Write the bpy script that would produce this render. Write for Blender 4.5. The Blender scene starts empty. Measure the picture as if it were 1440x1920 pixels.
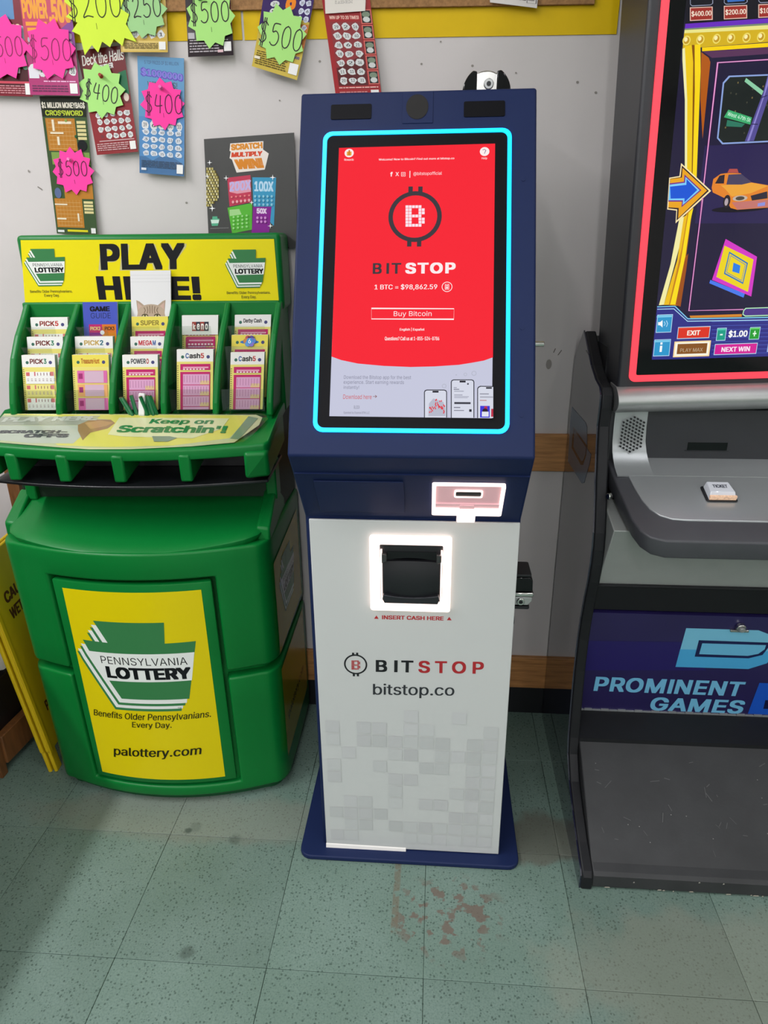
import bpy, bmesh, math, random
from mathutils import Vector, Matrix
from mathutils.geometry import delaunay_2d_cdt
random.seed(7)
scene = bpy.context.scene
C = scene.collection
# ------------------------------------------------------------------ camera
cam_d = bpy.data.cameras.new('camera'); cam = bpy.data.objects.new('camera', cam_d); C.objects.link(cam)
cam_d.sensor_fit = 'HORIZONTAL'; cam_d.sensor_width = 36.0; cam_d.lens = 36.0 * 1294.6 / 1440.0
cam_d.clip_start = 0.02
yaw, pitch, roll = -0.07792, 0.37892, 0.01053
fw = Vector((math.sin(yaw) * math.cos(pitch), math.cos(yaw) * math.cos(pitch), -math.sin(pitch)))
rt = Vector((math.cos(yaw), -math.sin(yaw), 0)); dn = fw.cross(rt)
r2 = math.cos(roll) * rt + math.sin(roll) * dn; d2 = -math.sin(roll) * rt + math.cos(roll) * dn
mw = Matrix((r2, -d2, -fw)).transposed().to_4x4(); mw.translation = (0.0042, -0.8998, 1.3195)
cam.matrix_world = mw
scene.camera = cam
# ------------------------------------------------------------------ world, exposure
w = bpy.data.worlds.new('world'); scene.world = w; w.use_nodes = True
w.node_tree.nodes['Background'].inputs[0].default_value = (0.9, 0.95, 1.0, 1)
w.node_tree.nodes['Background'].inputs[1].default_value = 0.05
vs = scene.view_settings
vs.view_transform = 'Standard'; vs.look = 'None'; vs.gamma = 1.0; vs.use_curve_mapping = False
vs.exposure = 0.0
# ------------------------------------------------------------------ ceiling tubes (their housings are built further down)
TUBES = [(-1.9, -0.75, 2.0, 62, 'left lamp of the nearest row'), (-0.35, -0.75, 2.0, 10, 'middle lamp of the nearest row'), (1.05, -0.75, 2.0, 9, 'right lamp of the nearest row'),
         (-1.75, -3.1, 2.0, 33, 'left lamp of the middle row'), (0.1, -3.1, 2.0, 33, 'middle lamp of the middle row'), (2.9, -3.1, 2.0, 33, 'right lamp of the middle row'),
         (-1.75, -5.6, 2.0, 38, 'left lamp of the farthest row'), (-0.2, -5.6, 2.0, 38, 'middle lamp of the farthest row'), (1.4, -5.6, 2.0, 38, 'right lamp of the farthest row')]
TUBE_Z = 2.64
for (tx, ty, tl, pw, which) in TUBES:
    ld = bpy.data.lights.new('tube_light', 'AREA'); ld.shape = 'RECTANGLE'; ld.size = 0.07; ld.size_y = tl
    ld.energy = pw; ld.color = (0.97, 0.955, 1.0)
    lo = bpy.data.objects.new('tube_light', ld); C.objects.link(lo); lo.location = (tx, ty, TUBE_Z)

# ------------------------------------------------------------------ helpers
def lin(c):
    if isinstance(c, str):
        c = c.split('+')[0]
        c = [int(c[i:i + 2], 16) / 255 for i in (0, 2, 4)]
    return tuple((v / 12.92 if v <= 0.04045 else ((v + 0.055) / 1.055) ** 2.4) for v in c[:3])
MATS = {}
def mat(name, col='808080', rough=0.5, metal=0.0, spec=0.5, var=0.0, vscale=30.0, bump=0.0, bscale=200.0, coat=0.0, emit=None, estr=0.0, col2=None, c2scale=8.0, c2amt=0.5, stretch=None):
    if name in MATS: return MATS[name]
    m = bpy.data.materials.new(name); m.use_nodes = True; nt = m.node_tree; N = nt.nodes; L = nt.links
    b = N['Principled BSDF']; base = lin(col)
    b.inputs['Base Color'].default_value = (*base, 1); b.inputs['Roughness'].default_value = rough
    b.inputs['Metallic'].default_value = metal; b.inputs['Specular IOR Level'].default_value = spec
    b.inputs['Coat Weight'].default_value = coat
    tc = N.new('ShaderNodeTexCoord'); vec = tc.outputs['Object']
    if stretch:
        mp = N.new('ShaderNodeMapping'); mp.inputs['Scale'].default_value = stretch; L.new(vec, mp.inputs[0]); vec = mp.outputs[0]
    sock = None
    if col2:
        n = N.new('ShaderNodeTexNoise'); n.inputs['Scale'].default_value = c2scale; n.inputs['Detail'].default_value = 6; L.new(vec, n.inputs['Vector'])
        r = N.new('ShaderNodeMapRange'); r.inputs[1].default_value = 0.5 - 0.18; r.inputs[2].default_value = 0.5 + 0.22; r.inputs[4].default_value = c2amt; L.new(n.outputs[0], r.inputs[0])
        mx = N.new('ShaderNodeMix'); mx.data_type = 'RGBA'; mx.inputs[6].default_value = (*base, 1); mx.inputs[7].default_value = (*lin(col2), 1)
        L.new(r.outputs[0], mx.inputs[0]); sock = mx.outputs[2]
    if var:
        n = N.new('ShaderNodeTexNoise'); n.inputs['Scale'].default_value = vscale; n.inputs['Detail'].default_value = 5; L.new(vec, n.inputs['Vector'])
        r = N.new('ShaderNodeMapRange'); r.inputs[1].default_value = 0.3; r.inputs[2].default_value = 0.7; r.inputs[3].default_value = 1 - var; r.inputs[4].default_value = 1 + var; L.new(n.outputs[0], r.inputs[0])
        mu = N.new('ShaderNodeMix'); mu.data_type = 'RGBA'; mu.blend_type = 'MULTIPLY'; mu.inputs[0].default_value = 1
        if sock: L.new(sock, mu.inputs[6])
        else: mu.inputs[6].default_value = (*base, 1)
        L.new(r.outputs[0], mu.inputs[7]); sock = mu.outputs[2]
    if sock: L.new(sock, b.inputs['Base Color'])
    if bump:
        n = N.new('ShaderNodeTexNoise'); n.inputs['Scale'].default_value = bscale; n.inputs['Detail'].default_value = 3; L.new(vec, n.inputs['Vector'])
        bp = N.new('ShaderNodeBump'); bp.inputs['Strength'].default_value = bump; bp.inputs['Distance'].default_value = 0.002; L.new(n.outputs[0], bp.inputs['Height']); L.new(bp.outputs[0], b.inputs['Normal'])
    if emit:
        b.inputs['Emission Color'].default_value = (*lin(emit), 1); b.inputs['Emission Strength'].default_value = estr
    MATS[name] = m; return m
def ink_mat(name, rough, emit, spec=0.5, tint=(1, 1, 1)):
    m = bpy.data.materials.new(name); m.use_nodes = True; nt = m.node_tree; b = nt.nodes['Principled BSDF']
    a = nt.nodes.new('ShaderNodeAttribute'); a.attribute_name = 'Col'
    b.inputs['Roughness'].default_value = rough; b.inputs['Specular IOR Level'].default_value = spec
    if emit:
        b.inputs['Base Color'].default_value = (0.004, 0.004, 0.005, 1)
        nt.links.new(a.outputs['Color'], b.inputs['Emission Color']); b.inputs['Emission Strength'].default_value = emit
    else: nt.links.new(a.outputs['Color'], b.inputs['Base Color'])
    MATS[name] = m; return m
ink_mat('print_matte', 0.6, 0, 0.3); ink_mat('print_gloss', 0.25, 0, 0.25)
ink_mat('print_satin', 0.38, 0, 0.4); ink_mat('kiosk_screen_light', 0.5, 0.97, 0.02); ink_mat('game_screen_light', 0.04, 0.95, 0.4)
def clear_mat(name, tint=(1, 1, 1), fac=0.07, rough=0.03):
    m = bpy.data.materials.new(name); m.use_nodes = True; nt = m.node_tree; nt.nodes.clear()
    o = nt.nodes.new('ShaderNodeOutputMaterial'); mx = nt.nodes.new('ShaderNodeMixShader'); t = nt.nodes.new('ShaderNodeBsdfTransparent'); g = nt.nodes.new('ShaderNodeBsdfGlossy')
    t.inputs[0].default_value = (*tint, 1); g.inputs['Roughness'].default_value = rough
    mx.inputs[0].default_value = fac; nt.links.new(t.outputs[0], mx.inputs[1]); nt.links.new(g.outputs[0], mx.inputs[2]); nt.links.new(mx.outputs[0], o.inputs[0])
    MATS[name] = m; return m
clear_mat('clear_plastic', (0.93, 0.95, 0.93), 0.05, 0.12)

def link(name, me, parent=None, off=None):
    o = bpy.data.objects.new(name, me); C.objects.link(o)
    if parent is not None: o.parent = parent
    if off is not None: o.location = off
    return o
def tag(o, label, cat, group=None, kind=None):
    o['label'] = label; o['category'] = cat
    if group: o['group'] = group
    if kind: o['kind'] = kind
    return o
def thing(name, loc, label, cat, rz=0.0, group=None):
    o = bpy.data.objects.new(name, None); C.objects.link(o); o.location = loc; o.rotation_euler = (0, 0, rz); o.empty_display_size = 0.05
    return tag(o, label, cat, group)
class MB:
    """collects faces; coordinates are shifted by -org when built"""
    def __init__(s, org=(0, 0, 0)): s.bm = bmesh.new(); s.org = Vector(org)
    def face(s, pts):
        try: return s.bm.faces.new([s.bm.verts.new(p) for p in pts])
        except ValueError: return None
    def box(s, x0, x1, y0, y1, z0, z1):
        v = [s.bm.verts.new((x, y, z)) for x in (x0, x1) for y in (y0, y1) for z in (z0, z1)]
        for f in ((0, 1, 3, 2), (4, 6, 7, 5), (0, 4, 5, 1), (2, 3, 7, 6), (0, 2, 6, 4), (1, 5, 7, 3)): s.bm.faces.new([v[i] for i in f])
        return s
    def hexa(s, p):  # 8 points: bottom loop 4, top loop 4
        v = [s.bm.verts.new(q) for q in p]
        for f in ((3, 2, 1, 0), (4, 5, 6, 7), (0, 1, 5, 4), (1, 2, 6, 5), (2, 3, 7, 6), (3, 0, 4, 7)): s.bm.faces.new([v[i] for i in f])
        return s
    def prism(s, poly, f0, f1):  # poly 2D; f0/f1 map a 2D point to 3D at either end
        a = [s.bm.verts.new(f0(*p)) for p in poly]; b = [s.bm.verts.new(f1(*p)) for p in poly]; n = len(poly)
        s.bm.faces.new(a[::-1]); s.bm.faces.new(b)
        for i in range(n): s.bm.faces.new((a[i], a[(i + 1) % n], b[(i + 1) % n], b[i]))
        return s
    def xprism(s, poly, x0, x1): return s.prism(poly, lambda y, z: (x0, y, z), lambda y, z: (x1, y, z))
    def zprism(s, poly, z0, z1): return s.prism(poly, lambda x, y: (x, y, z0), lambda x, y: (x, y, z1))
    def cyl(s, c, axis, r0, r1, h, n=20):
        c = Vector(c); ax = Vector(axis).normalized(); t = ax.orthogonal().normalized(); u = ax.cross(t)
        a = []; b = []
        for i in range(n):
            d = math.cos(2 * math.pi * i / n) * t + math.sin(2 * math.pi * i / n) * u
            a.append(s.bm.verts.new(c + d * r0)); b.append(s.bm.verts.new(c + ax * h + d * r1))
        s.bm.faces.new(a[::-1]); s.bm.faces.new(b)
        for i in range(n): s.bm.faces.new((a[i], a[(i + 1) % n], b[(i + 1) % n], b[i]))
        return s
    def grid(s, f, nu, nv, skip=None):
        v = [[s.bm.verts.new(f(i, j)) for j in range(nv)] for i in range(nu)]
        for i in range(nu - 1):
            for j in range(nv - 1):
                if skip and skip(i, j): continue
                s.bm.faces.new((v[i][j], v[i + 1][j], v[i + 1][j + 1], v[i][j + 1]))
        return s
    def ring(s, outer, inner, f0, f1):  # frame between two loops with the same count
        n = len(outer); A = [s.bm.verts.new(f0(*p)) for p in outer]; B = [s.bm.verts.new(f0(*p)) for p in inner]
        A1 = [s.bm.verts.new(f1(*p)) for p in outer]; B1 = [s.bm.verts.new(f1(*p)) for p in inner]
        for i in range(n):
            j = (i + 1) % n
            s.bm.faces.new((A1[i], A1[j], B1[j], B1[i])); s.bm.faces.new((A[j], A[i], B[i], B[j])); s.bm.faces.new((A[i], A[j], A1[j], A1[i])); s.bm.faces.new((B[j], B[i], B1[i], B1[j]))
        return s
    def build(s, name, m, parent=None, bevel=0.0, seg=2, smooth=False, solid=0.0, soff=-1.0, bang=40, loc=None):
        bm = s.bm
        bmesh.ops.remove_doubles(bm, verts=[v for v in bm.verts if len(v.link_faces) == 0], dist=1e-9)
        bmesh.ops.translate(bm, verts=bm.verts, vec=-s.org)
        if solid:
            bmesh.ops.recalc_face_normals(bm, faces=bm.faces)
            s._solid(solid, soff)
            bm = s.bm
        bmesh.ops.recalc_face_normals(bm, faces=bm.faces)
        if bevel:
            es = [e for e in bm.edges if len(e.link_faces) == 2 and e.calc_face_angle(0) > math.radians(bang)]
            if es:
                rb_ = bmesh.ops.bevel(bm, geom=es, offset=bevel, segments=seg, profile=0.5, affect='EDGES', clamp_overlap=True)
                for f in rb_['faces']: f.smooth = True
        me = bpy.data.meshes.new(name); bm.to_mesh(me); bm.free()
        if smooth:
            for p in me.polygons: p.use_smooth = True
            try: me.set_sharp_from_angle(angle=math.radians(35))
            except Exception: pass
        me.materials.append(MATS[m] if isinstance(m, str) else m)
        return link(name, me, parent, loc)
    def _solid(s, t, off):
        bmesh.ops.solidify(s.bm, geom=list(s.bm.faces), thickness=t)
def rrect(x0, y0, x1, y1, r, n=5):
    p = []
    for cx, cy, a0 in ((x1 - r, y0 + r, -90), (x1 - r, y1 - r, 0), (x0 + r, y1 - r, 90), (x0 + r, y0 + r, 180)):
        for i in range(n + 1):
            a = math.radians(a0 + 90 * i / n); p.append((cx + r * math.cos(a), cy + r * math.sin(a)))
    return p
# ------------------------------------------------------------------ flat print: polygons, strokes and lettering on a surface
GLYPH = {}
FONT = None
try:    # the sans face that ships with Blender; its built-in face if that is missing
    import os
    FONT = bpy.data.fonts.load(os.path.join(bpy.utils.system_resource('DATAFILES', path='fonts'), 'Inter.woff2'))
except Exception: FONT = None
CHAR = {}
def outline(text):
    cu = bpy.data.curves.new('t', 'FONT'); cu.body = text; cu.resolution_u = 3; cu.fill_mode = 'NONE'
    if FONT: cu.font = FONT
    ob = bpy.data.objects.new('t', cu); me = bpy.data.meshes.new_from_object(ob)
    V = [Vector(v.co[:2]) for v in me.vertices]; E = [tuple(e.vertices) for e in me.edges]
    bpy.data.objects.remove(ob); bpy.data.curves.remove(cu); bpy.data.meshes.remove(me)
    return V, E
BAR = [None]
def char_mesh(c):
    """outline of one letter, filled by the non-zero winding rule, and its advance"""
    if c in CHAR: return CHAR[c]
    if BAR[0] is None: BAR[0] = max(v.x for v in outline('|')[0])
    adv = max(v.x for v in outline(c + '|')[0]) - BAR[0]
    if c == 'I':   # plain upright without slabs
        h = max(v.y for v in outline('H')[0]); w = h * .135; sb = h * .12
        CHAR[c] = ([(sb, 0), (sb + w, 0), (sb + w, h), (sb, h)], [(0, 1, 2, 3)], w + 2 * sb); return CHAR[c]
    V, E = outline(c) if c.strip() else ([], [])
    if not V: CHAR[c] = ([], [], adv); return CHAR[c]
    D = [((a, b) if b == a + 1 else (b, a) if a == b + 1 else (max(a, b), min(a, b))) for a, b in E]
    r = delaunay_2d_cdt(V, E, [], 1, 1e-5); out = []
    for f in r[2]:
        q = [r[0][i] for i in f]; m = sum(q, Vector((0, 0))) / len(q); w = 0
        for a, b in D:
            y0, y1 = V[a].y, V[b].y
            if (y0 <= m.y) != (y1 <= m.y) and V[a].x + (m.y - y0) / (y1 - y0) * (V[b].x - V[a].x) > m.x: w += 1 if y1 > y0 else -1
        if w: out.append(tuple(f))
    CHAR[c] = ([(v.x, v.y) for v in r[0]], out, adv); return CHAR[c]
def glyphs(text, bold, space=1.0):
    k = (text, bold, space)
    if k in GLYPH: return GLYPH[k]
    vs_ = []; fs = []; pen = 0.0
    for c in text:
        v, f, adv = char_mesh(c); o = len(vs_); vs_ += [(x + pen, y) for x, y in v]; fs += [tuple(i + o for i in t) for t in f]; pen += adv * space
    if vs_:
        x0 = min(v[0] for v in vs_); x1 = max(v[0] for v in vs_); y0 = min(v[1] for v in vs_); y1 = max(v[1] for v in vs_)
        vs_ = [((x - x0) / max(x1 - x0, 1e-6), (y - y0) / max(y1 - y0, 1e-6)) for x, y in vs_]
        if bold:   # heavier weight: the same outlines laid over each other a little apart
            ex, ey = bold / max(x1 - x0, 1e-6), bold / max(y1 - y0, 1e-6); V = []
            sh = [(-1, 0), (0, 0), (1, 0)] if bold < .022 else [(-1, -.6), (-1, .6), (1, -.6), (1, .6), (0, .6), (0, -.6), (-1, 0), (1, 0)]
            for q, (dx, dy) in enumerate(sh):
                V.append([((x + dx * ex + ex) / (1 + 2 * ex), (y + dy * ey + .6 * ey) / (1 + 1.2 * ey)) for x, y in vs_])
            GLYPH[k] = (V, fs); return GLYPH[k]
    GLYPH[k] = ([vs_], fs); return GLYPH[k]
class Ink:
    def __init__(s): s.f = []   # (colour, verts2D, faces, layer)
        
    def add(s, col, verts, faces): s.f.append((col, verts, faces)); return s
    def P(s, col, pts): return s.add(col, list(pts), [tuple(range(len(pts)))])
    def R(s, col, x0, y0, x1, y1): return s.P(col, [(x0, y0), (x1, y0), (x1, y1), (x0, y1)])
    def E(s, col, cx, cy, rx, ry, n=20): return s.P(col, [(cx + rx * math.cos(2 * math.pi * i / n), cy + ry * math.sin(2 * math.pi * i / n)) for i in range(n)])
    def O(s, col, cx, cy, ro, ri, n=40):
        v = []; f = []
        for i in range(n):
            a = 2 * math.pi * i / n; v += [(cx + ro * math.cos(a), cy + ro * math.sin(a)), (cx + ri * math.cos(a), cy + ri * math.sin(a))]
        for i in range(n): j = (i + 1) % n; f.append((2 * i, 2 * j, 2 * j + 1, 2 * i + 1))
        return s.add(col, v, f)
    def L(s, col, w, pts):
        v = []; f = []; n = len(pts)
        for i, p in enumerate(pts):
            a = Vector(pts[max(i - 1, 0)]); b = Vector(pts[min(i + 1, n - 1)])
            if i == 0 and pts[0] == pts[-1] and n > 2: a = Vector(pts[-2])
            if i == n - 1 and pts[0] == pts[-1] and n > 2: b = Vector(pts[1])
            d = (b - a)
            if d.length < 1e-9: d = Vector((1, 0))
            d.normalize(); nx = Vector((-d.y, d.x)) * w * 0.5
            k = 1.0
            if 0 < i < n - 1 or (pts[0] == pts[-1] and n > 2):
                e = (Vector(p) - a)
                if e.length > 1e-9: k = min(1.6, 1 / max(0.5, abs(e.normalized().dot(d))))
            v += [(p[0] + nx.x * k, p[1] + nx.y * k), (p[0] - nx.x * k, p[1] - nx.y * k)]
        for i in range(n - 1): f.append((2 * i, 2 * i + 1, 2 * i + 3, 2 * i + 2))
        return s.add(col, v, f)
    def T(s, col, text, x0, y0, x1, y1, bold=0.0, space=1.0, shear=0.0):
        g, f = glyphs(text, bold, space); w, h = x1 - x0, y1 - y0
        for q, gg in enumerate(g): s.add('%s+%d' % (col, q), [(x0 + u * w + shear * v * h, y0 + v * h) for u, v in gg], f)
        return s
    def Q(s, col, text, bl, br, tl, bold=0.0, space=1.0):
        g, f = glyphs(text, bold, space)
        for q, gg in enumerate(g): s.add('%s+%d' % (col, q), [(bl[0] + u * (br[0] - bl[0]) + v * (tl[0] - bl[0]), bl[1] + u * (br[1] - bl[1]) + v * (tl[1] - bl[1])) for u, v in gg], f)
        return s
    def spec(s, items, k=0.001):
        for it in items:
            t = it[0]
            sc = lambda p: (p[0] * k, p[1] * k)
            if t == 'P': s.P(it[1], [sc(p) for p in it[2]])
            elif t == 'R': s.R(it[1], *[v * k for v in it[2:6]])
            elif t == 'E': s.E(it[1], *[v * k for v in it[2:6]])
            elif t == 'O': s.O(it[1], *[v * k for v in it[2:6]])
            elif t == 'L': s.L(it[1], it[2] * k, [sc(p) for p in it[3]])
            elif t == 'T': s.T(it[1], it[2], *[v * k for v in it[3:7]], *it[7:])
            elif t == 'Q': s.Q(it[1], it[2], sc(it[3]), sc(it[4]), sc(it[5]), *it[6:])
        return s
    def clip(s, x0, y0, x1, y1): s.cl = (x0, y0, x1, y1); return s
    def build(s, name, m, fn, parent=None, step=0.00012, base=0.0004, cut=None, loc=None):
        V = []; F = []; COL = []; li = -1
        for (col, vs_, fs) in s.f:
            micro = int(col.split('+')[1]) if isinstance(col, str) and '+' in col else 0
            if micro == 0: li += 1
            if cut or hasattr(s, 'cl'):
                bm = bmesh.new(); bv = [bm.verts.new((x, y, 0)) for x, y in vs_]
                for f in fs:
                    try: bm.faces.new([bv[i] for i in f])
                    except ValueError: pass
                if cut:
                    a = min(x for x, y in vs_); b = max(x for x, y in vs_); x = math.ceil(a / cut) * cut
                    while x < b:
                        bmesh.ops.bisect_plane(bm, geom=bm.verts[:] + bm.edges[:] + bm.faces[:], plane_co=(x, 0, 0), plane_no=(1, 0, 0)); x += cut
                if hasattr(s, 'cl'):
                    for co, no in (((s.cl[0], 0, 0), (-1, 0, 0)), ((s.cl[2], 0, 0), (1, 0, 0)), ((0, s.cl[1], 0), (0, -1, 0)), ((0, s.cl[3], 0), (0, 1, 0))):
                        bmesh.ops.bisect_plane(bm, geom=bm.verts[:] + bm.edges[:] + bm.faces[:], plane_co=co, plane_no=no, clear_outer=True)
                bm.verts.index_update(); vs_ = [(v.co.x, v.co.y) for v in bm.verts]; fs = [tuple(v.index for v in f.verts) for f in bm.faces]; bm.free()
            o = len(V); h = base + step * li + 5e-6 * micro
            V += [tuple(fn(x, y, h)) for x, y in vs_]
            c = (*lin(col), 1.0)
            for f in fs: F.append(tuple(i + o for i in f)); COL.append((c, len(f)))
        me = bpy.data.meshes.new(name); me.from_pydata(V, [], F); me.update()
        at = me.color_attributes.new('Col', 'FLOAT_COLOR', 'CORNER'); buf = []
        for c, n in COL: buf += list(c) * n
        if len(buf) == 4 * len(me.loops): at.data.foreach_set('color', buf)
        me.materials.append(MATS[m]); return link(name, me, parent, loc)
def plane_fn(O, U, V, Nn):
    O, U, V, Nn = Vector(O), Vector(U), Vector(V), Vector(Nn)
    return lambda x, y, h: O + U * x + V * y + Nn * h
KEY = [(500, 395), (765, 395), (755, 480), (867, 477), (812, 720), (550, 722), (455, 520), (440, 480), (540, 482)]
def keystone(ink, x0, y0, w, h, light='e9ece6', dark='3a7d4a'):
    t = lambda x, y: (x0 + (x - 405) / 462 * w, y0 + (775 - y) / 380 * h)
    for dx, dy, c in ((-36, 53, dark), (-30, 42, light), (-19, 29, dark), (-12, 18, light), (0, 0, dark)): ink.P(c, [t(x + dx, y + dy) for x, y in KEY])
    ink.P(light, [t(457, 525), t(856, 522), t(832, 640), t(514, 645)])
    a = t(498, 572); b = t(826, 540); ink.T('2a2c2a', 'PENNSYLVANIA', a[0], a[1], b[0], b[1], 0.0)
    a = t(510, 633); b = t(834, 582); ink.T('16181a', 'LOTTERY', a[0], a[1], b[0], b[1], 0.05)
    return ink
def stroke_text(ink, text, cx, cy, h, col='2a1a2a', wd=0.0022, slant=0.0, rot=0.0, asp=0.55):
    S = {'0': [[(.5, 1), (.2, .85), (.08, .5), (.2, .12), (.5, 0), (.8, .15), (.9, .5), (.78, .88), (.5, 1)]],
         '5': [[(.92, 1), (.3, .97), (.22, .6), (.55, .66), (.85, .5), (.88, .25), (.65, .03), (.3, 0), (.05, .12)]],
         '2': [[(.1, .78), (.3, 1), (.65, .98), (.75, .75), (.55, .42), (.12, .03), (.5, .07), (.95, .02)]],
         '4': [[(.3, 1), (.08, .42), (.92, .42)], [(.72, .95), (.62, 0)]],
         '$': [[(.85, .82), (.55, .97), (.22, .82), (.3, .6), (.65, .45), (.8, .22), (.5, .02), (.12, .14)], [(.42, 1.15), (.36, -.16)], [(.6, 1.15), (.54, -.16)]]}
    n = len(text); adv = h * asp * 1.18; c, s_ = math.cos(rot), math.sin(rot)
    for i, ch in enumerate(text):
        for st in S[ch]:
            sm = []
            for k in range(len(st) - 1):
                p0 = st[max(k - 1, 0)]; p1 = st[k]; p2 = st[k + 1]; p3 = st[min(k + 2, len(st) - 1)]
                for t in (0, .25, .5, .75):
                    if len(st) == 2 and t > 0: continue
                    sm.append(tuple(.5 * ((2 * p1[q]) + (-p0[q] + p2[q]) * t + (2 * p0[q] - 5 * p1[q] + 4 * p2[q] - p3[q]) * t * t + (-p0[q] + 3 * p1[q] - 3 * p2[q] + p3[q]) * t ** 3) for q in (0, 1)))
            sm.append(st[-1]); pts = []
            for u, v in sm:
                x = (i - n / 2) * adv + u * h * asp + slant * v * h; y = (v - .5) * h; pts.append((cx + c * x - s_ * y, cy + s_ * x + c * y))
            ink.L(col, wd, pts)
    return ink
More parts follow.
